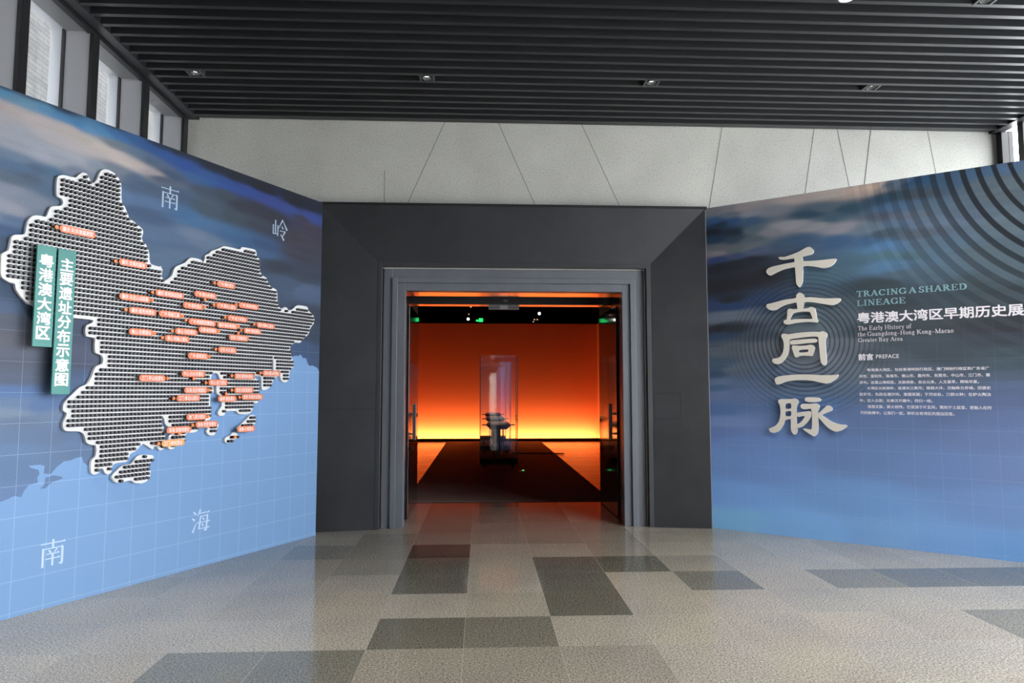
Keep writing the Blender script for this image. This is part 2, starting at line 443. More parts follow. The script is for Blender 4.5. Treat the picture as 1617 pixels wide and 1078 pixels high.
GL = {
 'T': (.82, _stem(.41,s=False)+_ser(.41,0)+_bar(.03,.79,.97,.06)+_line(.05,.78,.05,1,.05)+_line(.77,.78,.77,1,.05)),
 'R': (.92, _stem(.2)+_arc(.38,.75,.32,.25,-90,90,.15,.055)+_bar(.2,.4,.975,.05)+_bar(.2,.42,.525,.05)+_line(.82,0,.42,.52,.17)+_ser(.84,0,.1)),
 'A': (.95, _line(.1,0,.47,1,.055)+_line(.8,0,.47,1,.17)+_bar(.24,.68,.34,.05)+_ser(.1,0,.12)+_ser(.8,0,.15)),
 'C': (.92, _arc(.48,.5,.45,.51,40,320,.16,.055)+_line(.83,.66,.83,.98,.05)),
 'I': (.46, _stem(.23)),
 'N': (.98, _line(.18,0,.18,1,.055)+_line(.8,0,.8,1,.055)+_line(.8,0,.18,1,.17)+_ser(.18,0,.13)+_ser(.8,1,.13,False)+_ser(.14,1,.1,False)),
 'G': (.98, _arc(.48,.5,.45,.51,40,330,.16,.055)+_line(.83,.66,.83,.98,.05)+_line(.82,.06,.82,.42,.14)+_ser(.82,.42,.15,False)),
 'S': (.72, _arc(.36,.74,.28,.27,30,270,.12,.06)+_arc(.36,.26,.30,.27,-150,90,.13,.06)+_line(.6,.7,.6,1,.045)+_line(.09,0,.09,.3,.045)),
 'H': (1.02, _stem(.2)+_stem(.8)+_bar(.2,.8,.51,.055)),
 'E': (.84, _stem(.2,s=False)+_bar(.05,.75,.025,.05)+_bar(.05,.72,.975,.05)+_bar(.2,.55,.51,.05)+_line(.55,.38,.55,.64,.045)+_line(.75,0,.77,.26,.05)+_line(.72,.77,.72,1,.05)),
 'D': (.96, _stem(.2)+_arc(.4,.5,.5,.5,-90,90,.17,.055)+_bar(.2,.42,.975,.05)+_bar(.2,.42,.025,.05)),
 'L': (.82, _stem(.2)+_bar(.2,.76,.025,.05)+_line(.76,0,.78,.28,.05)),
 'K': (1.0, _stem(.2)+_line(.22,.42,.78,1,.06)+_line(.84,0,.42,.6,.17)+_ser(.86,0,.13)+_ser(.78,1,.13,False)),
 'M': (1.2, _line(.18,0,.18,1,.05)+_line(1.0,0,1.0,1,.15)+_line(.58,0,.2,1,.15)+_line(.58,0,1.0,1,.055)+_ser(.18,0,.13)+_ser(1.0,0)+_ser(.15,1,.1,False)+_ser(1.02,1,.13,False)),
 'B': (.88, _stem(.2)+_arc(.4,.755,.29,.245,-90,90,.14,.05)+_arc(.42,.27,.34,.27,-90,90,.15,.05)+_bar(.2,.42,.975,.05)+_bar(.2,.42,.525,.05)+_bar(.2,.44,.025,.05)),
 'h': (.68, _lstem(.17,1.0)+_arc(.36,.42,.2,.25,0,150,.1,.06)+_line(.51,0,.51,.43,.11)+_ser(.51,0,.12)),
 'e': (.58, _arc(.29,.33,.25,.34,0,320,.11,.05)+_bar(.1,.53,.36,.05)),
 'a': (.60, _arc(.26,.46,.2,.21,0,160,.1,.05)+_line(.41,.04,.41,.48,.11)+_arc(.24,.18,.2,.19,20,340,.1,.05)+_bar(.38,.56,.03,.06)),
 'r': (.48, _lstem(.17)+_arc(.33,.5,.13,.15,10,150,.08,.07)),
 'l': (.34, _lstem(.17,1.0)),
 'y': (.64, _line(.34,0,.13,XH,.12)+_line(.3,-.1,.53,XH,.05)+_ser(.13,XH,.12,False)+_ser(.53,XH,.09,False)+_arc(.2,-.12,.12,.13,180,350,.06,.08)),
 'i': (.34, _lstem(.17)+_arc(.16,.88,.08,.08,0,360,.08,.08)),
 's': (.50, _arc(.25,.5,.19,.17,30,270,.09,.05)+_arc(.25,.17,.2,.17,-150,90,.1,.05)),
 't': (.42, _line(.18,.06,.18,.85,.11)+_bar(.04,.36,XH-.02,.05)+_arc(.28,.12,.155,.13,180,320,.1,.06)),
 'o': (.64, _arc(.32,.33,.28,.34,0,360,.12,.05)),
 'f': (.42, _line(.17,0,.17,.82,.11)+_ser(.17,0,.13)+_bar(.03,.36,XH-.02,.05)+_arc(.3,.82,.185,.2,30,180,.1,.06)),
 'u': (.68, _line(.16,.2,.16,XH,.11)+_arc(.34,.22,.235,.23,180,320,.1,.07)+_line(.5,0,.5,XH,.11)+_ser(.57,0,.08)+_ser(.12,XH,.08,False)+_ser(.46,XH,.08,False)),
 'n': (.68, _lstem(.17)+_arc(.36,.42,.2,.25,0,150,.1,.06)+_line(.51,0,.51,.43,.11)+_ser(.51,0,.12)),
 'g': (.62, _arc(.28,.45,.2,.22,0,360,.1,.05)+_arc(.3,-.12,.25,.16,0,360,.09,.06)+_bar(.1,.42,.14,.09)+_bar(.42,.58,.61,.06)),
 'd': (.66, _arc(.29,.33,.25,.34,40,320,.11,.05)+_line(.5,0,.5,1.0,.11)+_ser(.57,0,.08)+_ser(.46,1.0,.08,False)),
 'c': (.56, _arc(.31,.33,.26,.34,45,315,.12,.05)+_arc(.46,.52,.08,.08,0,360,.08,.08)),
 '–': (.62, _bar(.02,.6,.31,.055)), ' ': (.34, []),
}
def serif_text(mb, txt, x0, x1, z0, z1, y, track=0.06, space=.3, wt=.02):
    pen = 0; polys = []
    for i, ch in enumerate(txt):
        adv, ps = GL[ch]
        if ch == ' ': adv = space
        for p in ps: polys.append([(a+pen, b_) for a, b_ in p])
        pen += adv + track
    tot = pen - track; k = (x1-x0)/tot; h = z1-z0
    for sx_, sz_ in ((wt,wt*.6),(-wt,wt*.6),(wt,-wt*.6),(-wt,-wt*.6)):
        for n_, p in enumerate(polys):
            yy = y - .00002*(n_ % 7)
            mb.add([(x0+(a+sx_)*k, yy, z0+(b_+sz_)*h) for a, b_ in p], [tuple(range(len(p)))])

# ================================================================== DATA (metres, measured along each printed wall)
AL, DL, AR, DR = [-3.158,4.692], [0.482,.8762], [2.561,7.476], [0.8073,-.5901]
LCOL = [(-.165,3.522,.0802,.2232,.3763),(-.094,3.506,.1144,.2232,.3278),(-.006,3.501,.1274,.2623,.3763),(.118,3.508,.1022,.2423,.402),(.249,3.497,.0704,.2051,.3763),(.387,3.481,.0529,.1714,.3515),(-.01,3.577,.0319,.0578,.0976),(.246,3.558,.0232,.0395,.0704),(-.167,3.57,.0262,.0482,.0844),(-.148,3.427,.3763,.3278,.3278),(-.059,3.426,.4125,.3613,.3613),(.093,3.411,.4564,.402,.402),(.285,3.41,.4564,.402,.3916),(-.113,3.335,.3763,.3663,.402),(.005,3.283,.3515,.3763,.4287),(.192,3.321,.4564,.4287,.4452),(.359,3.306,.4851,.4452,.4678),(-.106,3.191,.3278,.3515,.4125),(.072,3.169,.3763,.3916,.4678),(.199,3.169,.3278,.3613,.4287),(.331,3.211,.3763,.402,.4564),(-.101,3.096,.1559,.2232,.3278),(-.098,3.048,.1022,.1714,.2831),(.016,3.061,.0908,.1413,.2232),(.139,3.076,.0908,.1714,.2831),(-.094,2.961,.1144,.1559,.2232),(-.009,2.987,.0908,.1274,.1812),(.129,3.027,.1144,.1714,.2623),(.299,3.124,.1878,.2232,.305),(.43,3.477,.1144,.2623,.4287),(.541,3.492,.0802,.2232,.402),(.672,3.502,.0529,.1559,.3515),(.81,3.514,.0382,.1144,.2831),(.955,3.494,.0319,.0908,.2623),(1.107,3.479,.0319,.0908,.2831),(1.267,3.451,.0319,.0802,.2831),(.669,3.568,.0296,.0423,.0648),(1.027,3.55,.0232,.0343,.0612),(1.22,3.548,.0232,.0296,.0482),(.449,3.375,.4564,.4125,.3763),(.547,3.359,.5457,.4851,.4564),(.68,3.337,.5776,.5029,.4851),(.818,3.318,.5457,.4678,.4452),(.918,3.296,.3763,.3278,.3515),(.676,3.412,.1559,.1878,.2232),(.815,3.401,.1144,.1714,.2623),(.92,3.387,.0802,.1274,.2051),(.471,3.324,.5149,.4678,.4564),(.749,3.317,.5647,.4969,.4678),(.467,3.209,.2623,.305,.3763),(.649,3.225,.1878,.2232,.2831),(.786,3.205,.0908,.1413,.2232),(.827,3.123,.0844,.1329,.2159),(.999,3.272,.0704,.1022,.1559),(1.072,3.331,.0612,.0976,.1714),(.93,3.162,.0762,.1221,.1878),(.725,3.029,.1144,.1878,.3278),(.902,3.049,.1022,.1714,.305),(1.235,3.175,.0704,.1144,.1878),(.906,2.956,.0762,.1274,.2232),(1.241,3.032,.0704,.1559,.305),(1.333,3.387,.0452,.1144,.2623),(1.496,3.406,.0382,.1022,.2831),(1.711,3.409,.0343,.0802,.2831),(1.94,3.405,.0382,.0762,.2831),(2.185,3.389,.0452,.0704,.2623),(2.448,3.378,.0452,.0762,.2623),(2.786,3.353,.0482,.0802,.2831),(1.794,3.505,.0194,.0232,.0343),(2.077,3.493,.0194,.0212,.0296),(2.497,3.47,.0194,.0212,.0273),(2.811,3.476,.0212,.0262,.0452),(1.518,3.529,.0212,.0252,.0395),(1.462,3.264,.0648,.0908,.1274),(1.715,3.296,.0578,.0762,.107),(1.9,3.254,.0452,.0529,.0762),(2.085,3.281,.0452,.0497,.0704),(2.239,3.256,.0423,.0452,.0648),(2.611,3.311,.0545,.0529,.0844),(2.79,3.251,.0648,.0578,.0887),(1.508,3.12,.0704,.1022,.1413),(1.809,3.122,.0578,.0802,.107),(2.091,3.107,.0529,.0648,.0908),(2.51,3.083,.0648,.0612,.0844),(2.729,3.088,.0723,.0685,.0976),(1.35,2.986,.0802,.1812,.3419),(1.514,2.966,.0844,.1714,.3278),(1.729,2.949,.0704,.1559,.305),(1.958,2.93,.0648,.1413,.2831),(2.145,2.931,.0578,.107,.2232),(1.393,2.883,.1714,.2232,.3278),(1.559,2.861,.1413,.2051,.305),(1.201,2.673,.1274,.1946,.305),(1.079,2.757,.1144,.1812,.305),(2.34,2.758,.0545,.0648,.0931),(2.596,2.934,.0685,.0685,.0976),(2.172,2.855,.0802,.1413,.2623),(2.43,2.611,.0844,.1221,.1946),(2.793,2.55,.1144,.162,.2705),(2.694,2.717,.0648,.0802,.117),(2.848,2.299,.0685,.0844,.1274),(2.855,2.097,.0685,.0931,.15),(2.713,2.152,.0762,.1022,.162),(2.861,1.895,.0976,.15,.2831),(2.628,1.949,.0976,.1559,.2961),(-.064,2.073,.0908,.1413,.2423),(-.059,1.975,.1221,.1413,.1946),(-.053,1.856,.1413,.15,.1946),(-.004,1.714,.1413,.162,.2232),(.002,1.602,.1413,.1714,.2542),(.007,1.504,.1413,.2423,.4851),(.011,1.432,.1878,.2831,.4564),(-.021,1.373,.2623,.3515,.4851),(.017,1.308,.1878,.2623,.402),(.023,1.193,.1812,.2705,.4452),(-.008,1.111,.1946,.305,.5149),(-.089,2.866,.2623,.2961,.3763),(-.103,2.754,.3278,.3419,.4125),(.052,2.824,.2232,.2623,.3419),(.182,2.733,.162,.2159,.305),(-.097,2.646,.1221,.1878,.314),(-.113,2.578,.0762,.1274,.2542),(-.07,2.5,.0648,.0976,.162),(-.053,2.157,.0648,.1022,.1812),(.172,2.938,.1022,.162,.2542),(.441,1.962,.107,.1329,.2051),(.505,1.589,.1274,.1946,.3515),(.452,1.728,.1221,.1441,.2232),(.163,1.408,.15,.2423,.4678),(.25,1.339,.2159,.305,.4678),(.258,1.184,.1812,.2623,.4287),(.481,1.124,.2051,.305,.5149),(.439,1.036,.1878,.2831,.4678),(.025,.986,.1812,.2831,.4851),(.191,.839,.1878,.2961,.5149),(.525,1.168,.1946,.2874,.491),(-.023,.825,.1946,.305,.5457),(2.74,1.297,.227,.4125,.7305),(.099,.303,.2623,.4564,.7913),(1.431,.099,.2307,.4342,.7605),(-.384,3.263,.4564,.402,.402),(-.353,2.67,.305,.3278,.402),(-.304,1.737,.1413,.1559,.2159),(-.275,1.175,.1878,.2874,.4851)]
RCOL = [(.266,3.566,.2051,.2051,.2307),(.468,3.556,.305,.2705,.2831),(.116,3.567,.1559,.162,.1878),(.314,3.486,.1144,.1413,.1812),(.52,3.463,.2232,.2307,.2705),(.157,3.444,.0319,.0802,.1714),(.361,3.414,.0343,.0802,.1812),(.545,3.388,.0529,.1022,.1878),(.205,3.393,.0194,.0343,.0612),(.111,3.318,.0176,.0212,.0296),(.358,3.285,.0212,.0343,.0545),(.542,3.275,.0908,.1274,.162),(.109,3.231,.0194,.0423,.0844),(.307,3.198,.0382,.0648,.0976),(.513,3.172,.0908,.1144,.1413),(.106,3.122,.1144,.1221,.1384),(.083,3.073,.2051,.1878,.2159),(.304,3.091,.107,.1274,.1441),(.511,3.095,.1274,.15,.162),(.104,3.005,.0319,.0529,.1413),(.351,3.021,.0482,.0704,.1413),(.557,3.061,.0704,.0976,.1714),(.144,2.914,.0232,.0252,.0343),(.349,2.935,.0242,.0262,.0369),(.507,2.961,.0262,.0296,.0423),(.139,2.683,.0252,.0262,.0343),(.343,2.715,.0252,.0273,.0343),(.502,2.75,.0273,.0296,.0382),(.241,2.51,.0262,.0296,.0382),(.542,2.48,.0343,.0578,.1221),(.585,3.609,.3419,.314,.314),(1.003,3.591,.4125,.3613,.3515),(1.372,3.583,.4287,.3763,.3515),(1.583,3.574,.4851,.3916,.3419),(1.737,3.567,.4851,.3763,.314),(1.854,3.573,.0704,.1144,.1714),(2.05,3.564,.0232,.0612,.1221),(.741,3.451,.1878,.2051,.2423),(.891,3.276,.2542,.2542,.2874),(.701,3.225,.1946,.2016,.2384),(1.179,3.23,.2307,.2307,.2623),(1.417,3.177,.2051,.2051,.2423),(1.66,3.15,.1022,.1384,.1812),(1.097,3.377,.0382,.0762,.1221),(1.245,3.409,.0802,.1144,.1559),(1.483,3.373,.0343,.0723,.107),(1.302,3.293,.0482,.0887,.1274),(1.871,3.422,.0262,.0578,.0976),(1.953,3.441,.0296,.0529,.0762),(2.071,3.421,.0382,.0529,.0704),(1.895,3.335,.0482,.0976,.1714),(1.997,3.319,.0482,.0908,.162),(2.103,3.303,.0529,.0844,.1221),(1.994,3.237,.0762,.0976,.1329),(1.837,3.261,.0612,.0762,.107),(1.91,3.167,.0704,.1144,.1812),(2.165,3.131,.0762,.107,.162),(1.858,3.079,.0482,.0762,.1022),(2.092,3.022,.0648,.0844,.1144),(1.837,2.954,.0612,.1413,.2623),(1.95,2.921,.0612,.1221,.2159),(2.12,2.925,.0612,.0976,.1413),(1.861,2.862,.0648,.1274,.162),(2.016,2.825,.0578,.1022,.1329),(1.846,2.762,.0704,.15,.2623),(1.943,2.752,.0648,.1274,.2159),(2.112,2.734,.0648,.107,.1559),(1.972,2.655,.0612,.0976,.1329),(2.146,2.65,.0612,.0976,.1329),(2.423,3.21,.0578,.0844,.1221),(2.743,3.31,.0612,.0844,.107),(2.802,3.574,.0482,.0844,.15),(2.896,3.592,.0529,.0908,.15),(2.562,3.559,.0343,.0685,.1221),(2.257,3.503,.0296,.0612,.107),(2.653,3.433,.0545,.0762,.0976),(2.841,3.401,.0648,.0887,.107),(1.378,3.069,.0423,.0887,.1714),(1.051,3.111,.0452,.0844,.15),(.86,3.087,.0545,.0887,.1441),(1.7,3.016,.0482,.1022,.1946),(1.284,2.749,.0545,.1022,.1441),(1.522,2.829,.0545,.1022,.15),(1.729,2.577,.0319,.0452,.0578),(2.213,2.399,.0423,.0612,.0802),(1.896,2.361,.0369,.0482,.0612),(2.625,2.78,.0612,.0887,.1119),(2.871,3.043,.0723,.1022,.1274),(2.85,2.58,.0648,.0931,.117),(2.701,2.361,.0482,.0648,.0802),(2.516,2.494,.0482,.0685,.0844),(.091,2.463,.0319,.0529,.1274),(.261,2.451,.0296,.0578,.1413),(.088,2.32,.1144,.1413,.1878),(.23,2.347,.1221,.15,.1946),(.383,2.351,.1144,.1413,.1812),(.579,2.387,.0802,.1144,.1746),(.114,2.218,.0252,.0273,.0369),(.255,2.21,.0319,.0382,.0513),(.112,2.118,.0382,.0648,.1274),(.11,2.025,.0704,.0908,.1221),(.108,1.968,.107,.1274,.162),(.325,1.989,.0976,.1221,.15),(.568,1.973,.1274,.1441,.1812),(.105,1.805,.0648,.1022,.1559),(.264,1.738,.1144,.15,.2016),(.074,1.699,.0612,.1022,.1812),(.1,1.62,.1329,.1878,.305),(.316,1.597,.107,.1559,.2542),(.099,1.557,.0802,.1413,.2705),(.097,1.486,.1413,.1946,.3515),(.313,1.493,.1144,.1714,.305),(.093,1.317,.0908,.162,.3419),(.153,1.156,.162,.2307,.4452),(.088,1.071,.1221,.1946,.4125),(.299,.919,.1329,.2232,.4678),(.082,.833,.1384,.2384,.491),(.505,2.114,.0648,.0844,.1144),(1.022,2.157,.107,.1384,.1683),(.966,2.361,.0844,.1144,.1413),(1.387,2.268,.0762,.1022,.1274),(1.376,1.944,.1221,.1441,.1812),(1.195,1.852,.15,.1746,.2159),(1.368,1.686,.1274,.162,.2159),(.754,1.628,.1144,.162,.2462),(1.125,1.546,.107,.1559,.2384),(1.714,1.869,.0802,.1022,.1274),(2.046,2.104,.0482,.0612,.0762),(2.04,1.951,.0612,.0802,.1022),(1.668,2.123,.0545,.0723,.0887),(2.029,1.676,.0887,.1195,.1746),(1.755,1.494,.0931,.1384,.2384),(2.292,1.851,.0578,.0762,.0976),(2.729,2.149,.0452,.0545,.0648),(2.726,2.08,.0482,.0513,.0685),(2.721,1.971,.0529,.0648,.0844),(2.716,1.861,.0612,.0844,.107),(2.753,1.757,.0704,.1022,.1329),(2.748,1.648,.0844,.1144,.1714),(2.744,1.546,.0976,.1356,.2307),(2.739,1.437,.1022,.1413,.2623),(2.732,1.278,.117,.1651,.314),(2.725,1.12,.1221,.1779,.3419),(.998,1.362,.0844,.15,.305),(1.746,1.246,.107,.162,.314),(2.272,1.375,.0976,.1441,.2705),(1.455,.862,.1144,.1878,.3763),(.533,.68,.1329,.2307,.4793),(2.725,.816,.1329,.1946,.3813),(2.148,.78,.1221,.1946,.3916),(.19,.383,.1441,.2831,.5647),(1.439,.424,.1329,.2542,.491),(2.709,.479,.1329,.2232,.4342),(.114,.088,.162,.3515,.6584),(.959,.092,.1559,.314,.5906),(1.705,.114,.15,.2831,.5149),(2.689,.034,.1221,.2542,.5029),(2.119,.074,.1384,.2623,.5029)]
SEA = [(-.04,.777),(.002,.787),(.043,.804),(.087,.79),(.103,.832),(.128,.864),(.187,.877),(.182,.91),(.195,.936),(.187,.962),(.137,.983),(.121,.996),(.166,.998),(.2,.997),(.227,.986),(.222,.934),(.269,.924),(.307,.97),(.357,1.007),(.402,1.009),(.443,1.024),(.48,1.028),(.495,.985),(.549,.942),(.579,1.024),(.767,1.202),(1.02,1.495),(1.489,1.799),(2.207,1.887),(2.525,1.878),(2.55,1.858),(2.611,1.875),(2.642,1.87),(2.658,1.886),(2.686,1.881),(2.697,1.856),(2.75,1.854),(2.771,1.808),(2.798,1.777),(2.844,1.781),(2.897,1.767),(2.927,1.753)]
SEAISL = [(.204,.831),(.23,.856),(.235,.904),(.289,.914),(.342,.9),(.355,.886),(.28,.866),(.239,.83)]
MAP = [(.19,3.019),(.205,3.049),(.238,3.063),(.292,3.065),(.324,3.072),(.339,3.096),(.366,3.119),(.394,3.122),(.411,3.106),(.424,3.081),(.442,3.065),(.459,3.073),(.475,3.101),(.488,3.146),(.506,3.178),(.535,3.196),(.57,3.197),(.607,3.186),(.639,3.161),(.661,3.125),(.669,3.079),(.671,3.019),(.678,2.978),(.704,2.942),(.732,2.888),(.746,2.861),(.785,2.845),(.824,2.823),(.858,2.8),(.863,2.77),(.854,2.731),(.866,2.702),(.889,2.688),(.91,2.655),(.923,2.614),(.928,2.565),(.942,2.536),(.983,2.528),(1.024,2.525),(1.024,2.525),(1.046,2.506),(1.041,2.454),(1.056,2.425),(1.077,2.422),(1.132,2.469),(1.151,2.53),(1.178,2.56),(1.25,2.599),(1.278,2.63),(1.307,2.653),(1.361,2.658),(1.407,2.653),(1.431,2.637),(1.446,2.667),(1.452,2.702),(1.491,2.723),(1.514,2.751),(1.578,2.781),(1.643,2.819),(1.728,2.824),(1.823,2.825),(1.849,2.851),(1.939,2.858),(2.003,2.856),(2.023,2.83),(2.03,2.79),(2.057,2.777),(2.059,2.718),(2.081,2.647),(2.116,2.62),(2.155,2.607),(2.186,2.551),(2.226,2.527),(2.286,2.509),(2.301,2.476),(2.303,2.408),(2.321,2.349),(2.363,2.328),(2.399,2.35),(2.434,2.347),(2.455,2.326),(2.507,2.339),(2.549,2.375),(2.591,2.391),(2.712,2.391),(2.742,2.349),(2.793,2.323),(2.826,2.285),(2.823,2.228),(2.775,2.175),(2.754,2.125),(2.733,2.092),(2.668,2.047),(2.626,2.005),(2.561,2.005),(2.519,1.982),(2.489,1.942),(2.502,1.888),(2.52,1.843),(2.547,1.782),(2.538,1.751),(2.497,1.726),(2.488,1.657),(2.469,1.611),(2.429,1.595),(2.387,1.609),(2.366,1.647),(2.349,1.681),(2.326,1.649),(2.307,1.64),(2.284,1.648),(2.283,1.631),(2.267,1.59),(2.239,1.55),(2.195,1.524),(2.151,1.519),(2.133,1.533),(2.127,1.583),(2.125,1.634),(2.107,1.649),(2.067,1.652),(2.042,1.657),(2.054,1.632),(2.09,1.613),(2.099,1.594),(2.103,1.46),(2.094,1.404),(2.066,1.393),(2.041,1.397),(2.034,1.35),(2.009,1.307),(1.968,1.294),(1.9,1.295),(1.863,1.303),(1.842,1.325),(1.772,1.329),(1.727,1.325),(1.712,1.296),(1.678,1.287),(1.649,1.296),(1.64,1.322),(1.662,1.358),(1.677,1.373),(1.676,1.415),(1.661,1.462),(1.632,1.478),(1.616,1.504),(1.612,1.556),(1.619,1.572),(1.652,1.604),(1.635,1.645),(1.619,1.663),(1.593,1.668),(1.566,1.657),(1.555,1.623),(1.562,1.592),(1.576,1.566),(1.587,1.525),(1.588,1.499),(1.564,1.486),(1.553,1.473),(1.556,1.381),(1.564,1.334),(1.564,1.293),(1.56,1.263),(1.542,1.256),(1.523,1.252),(1.556,1.245),(1.638,1.229),(1.653,1.204),(1.64,1.183),(1.622,1.159),(1.616,1.128),(1.583,1.118),(1.546,1.129),(1.527,1.157),(1.537,1.187),(1.486,1.196),(1.443,1.192),(1.43,1.162),(1.389,1.154),(1.334,1.156),(1.321,1.139),(1.315,1.109),(1.31,1.068),(1.27,1.059),(1.224,1.06),(1.217,1.037),(1.192,1.029),(1.166,1.035),(1.156,1.053),(1.158,1.102),(1.161,1.142),(1.193,1.16),(1.198,1.198),(1.152,1.217),(1.122,1.242),(1.114,1.276),(1.104,1.293),(1.094,1.286),(1.097,1.237),(1.12,1.202),(1.128,1.138),(1.129,1.081),(1.119,1.047),(1.109,1.031),(1.083,1.03),(1.067,1.042),(1.057,1.063),(1.032,1.059),(1.018,1.041),(.937,1.091),(.882,1.042),(.833,1.019),(.821,.987),(.801,.963),(.72,.958),(.694,.941),(.689,.897),(.664,.88),(.637,.896),(.623,.925),(.603,.931),(.592,.901),(.56,.891),(.534,.907),(.528,.969),(.536,1.0),(.558,1.023),(.565,1.066),(.557,1.104),(.518,1.113),(.486,1.134),(.471,1.185),(.439,1.213),(.343,1.222),(.318,1.247),(.316,1.29),(.332,1.325),(.337,1.35),(.313,1.368),(.311,1.411),(.332,1.447),(.372,1.489),(.424,1.539),(.472,1.558),(.501,1.609),(.518,1.66),(.535,1.692),(.579,1.713),(.584,1.751),(.57,1.776),(.524,1.793),(.515,1.85),(.513,1.901),(.456,1.909),(.442,1.94),(.446,1.991),(.488,2.014),(.494,2.033),(.462,2.036),(.352,2.036),(.341,2.038),(.204,2.048),(.112,2.081),(.077,2.098),(.043,2.105),(.003,2.142),(-.033,2.19),(-.044,2.23),(-.077,2.235),(-.119,2.26),(-.13,2.289),(-.133,2.401),(-.123,2.424),(-.092,2.45),(-.085,2.493),(-.079,2.541),(-.061,2.561),(-.0,2.579),(.007,2.628),(.018,2.684),(.046,2.718),(.08,2.729),(.13,2.732),(.143,2.768),(.157,2.805),(.177,2.819),(.228,2.836),(.24,2.859),(.231,2.885),(.193,2.903)]
HOLE = [(2.248,1.813),(2.269,1.814),(2.272,1.708),(2.25,1.707)]
ISL = [[(.691,.852),(.697,.877),(.735,.911),(.775,.939),(.844,.946),(.884,.995),(.926,1.007),(1.014,.997),(1.034,.982),(1.017,.943),(.988,.926),(.997,.891),(1.012,.869),(1.007,.829),(.979,.792),(.936,.781),(.879,.791),(.843,.815),(.781,.809),(.727,.812)],[(1.861,1.178),(1.92,1.221),(1.984,1.274),(2.026,1.287),(2.064,1.275),(2.074,1.241),(2.064,1.202),(2.013,1.185),(1.997,1.159),(1.931,1.153),(1.874,1.159)],[(1.721,1.066),(1.727,1.09),(1.758,1.104),(1.785,1.112),(1.8,1.13),(1.827,1.133),(1.86,1.121),(1.873,1.088),(1.853,1.073),(1.814,1.066),(1.791,1.045),(1.76,1.039),(1.733,1.047)]]
TAGS = [('肇庆·利羊墩墓葬群',.195,.454,2.66,.178,2.662),('肇庆·龙嘴岗墓地',.639,.871,2.499,.615,2.496),('肇庆·高地园战国墓',.952,1.214,2.302,.928,2.299),('肇庆·乌旦山战国墓',.653,.913,2.235,.929,2.234),('肇庆·蚬壳洲遗址',.735,.968,2.136,.712,2.135),('广州·南越王墓',.988,1.196,2.137,1.21,2.136),('广州·茶岭遗址',1.208,1.407,2.232,1.425,2.235),('广州·横岭遗址',1.539,1.74,2.46,1.514,2.462),('广州·墩头岭遗址',1.313,1.54,2.341,1.424,2.3),('广州·墨依山遗址',1.539,1.767,2.268,1.517,2.267),('广州·浮扶岭遗址',1.784,2.019,2.299,1.758,2.299),('广州·金兰寺遗址',1.664,1.891,2.168,1.641,2.169),('广州·南越国宫署遗址',1.266,1.543,2.1,1.242,2.105),('惠州·梅花墩遗址',1.555,1.783,2.096,1.792,2.101),('东莞·蚝岗遗址',1.366,1.567,2.037,1.58,2.038),('惠州·银岗遗址',1.85,2.059,2.069,1.823,2.07),('惠州·横岭山遗址',1.998,2.226,2.135,1.973,2.135),('东莞·万福庵遗址',1.686,1.913,1.994,1.793,2.038),('东莞·村头遗址',1.576,1.78,1.876,1.551,1.876),('广州·鹿颈遗址',1.271,1.477,1.808,1.49,1.81),('佛山·古椰遗址',.741,.95,1.97,.962,1.971),('佛山·河宕遗址',1.142,1.357,2.006,1.119,2.004),('佛山·西樵山遗址',1.051,1.282,1.94,1.031,1.941),('中山·白水井遗址',1.218,1.45,1.655,1.338,1.614),('深圳·屋背岭遗址',1.759,1.991,1.645,1.733,1.648),('深圳·咸头岭遗址',2.088,2.315,1.681,2.066,1.681),('江门·罗山咀遗址',.842,1.073,1.611,1.092,1.612),('中山·龙穴遗址',1.486,1.692,1.584,1.461,1.582),('珠海·后沙湾遗址',1.247,1.481,1.517,1.495,1.518),('江门·象边山遗址',1.179,1.409,1.451,1.155,1.449),('澳门·黑沙遗址',1.278,1.482,1.291,1.497,1.29),('香港·吴家园遗址',1.762,1.986,1.519,1.738,1.518),('香港·涌浪遗址',1.59,1.793,1.442,1.678,1.486),('香港·东湾仔北遗址',1.849,2.103,1.456,1.826,1.454),('珠海·草堂湾遗址',1.369,1.597,1.225,1.344,1.222),('珠海·宝镜湾遗址',1.099,1.33,1.19,1.221,1.157),('江门·新村遗址',1.059,1.271,1.086,1.035,1.089),('香港·大湾遗址',1.81,2.018,1.163,1.792,1.095)]
BOARDS = [(.041,.166,1.81,2.509),(.179,.302,1.485,2.508)]
HANZI = [('南',1.023,1.199,3.034,3.227),('岭',2.245,2.438,3.028,3.234),('南',.222,.397,.284,.469),('海',1.437,1.618,.298,.488)]
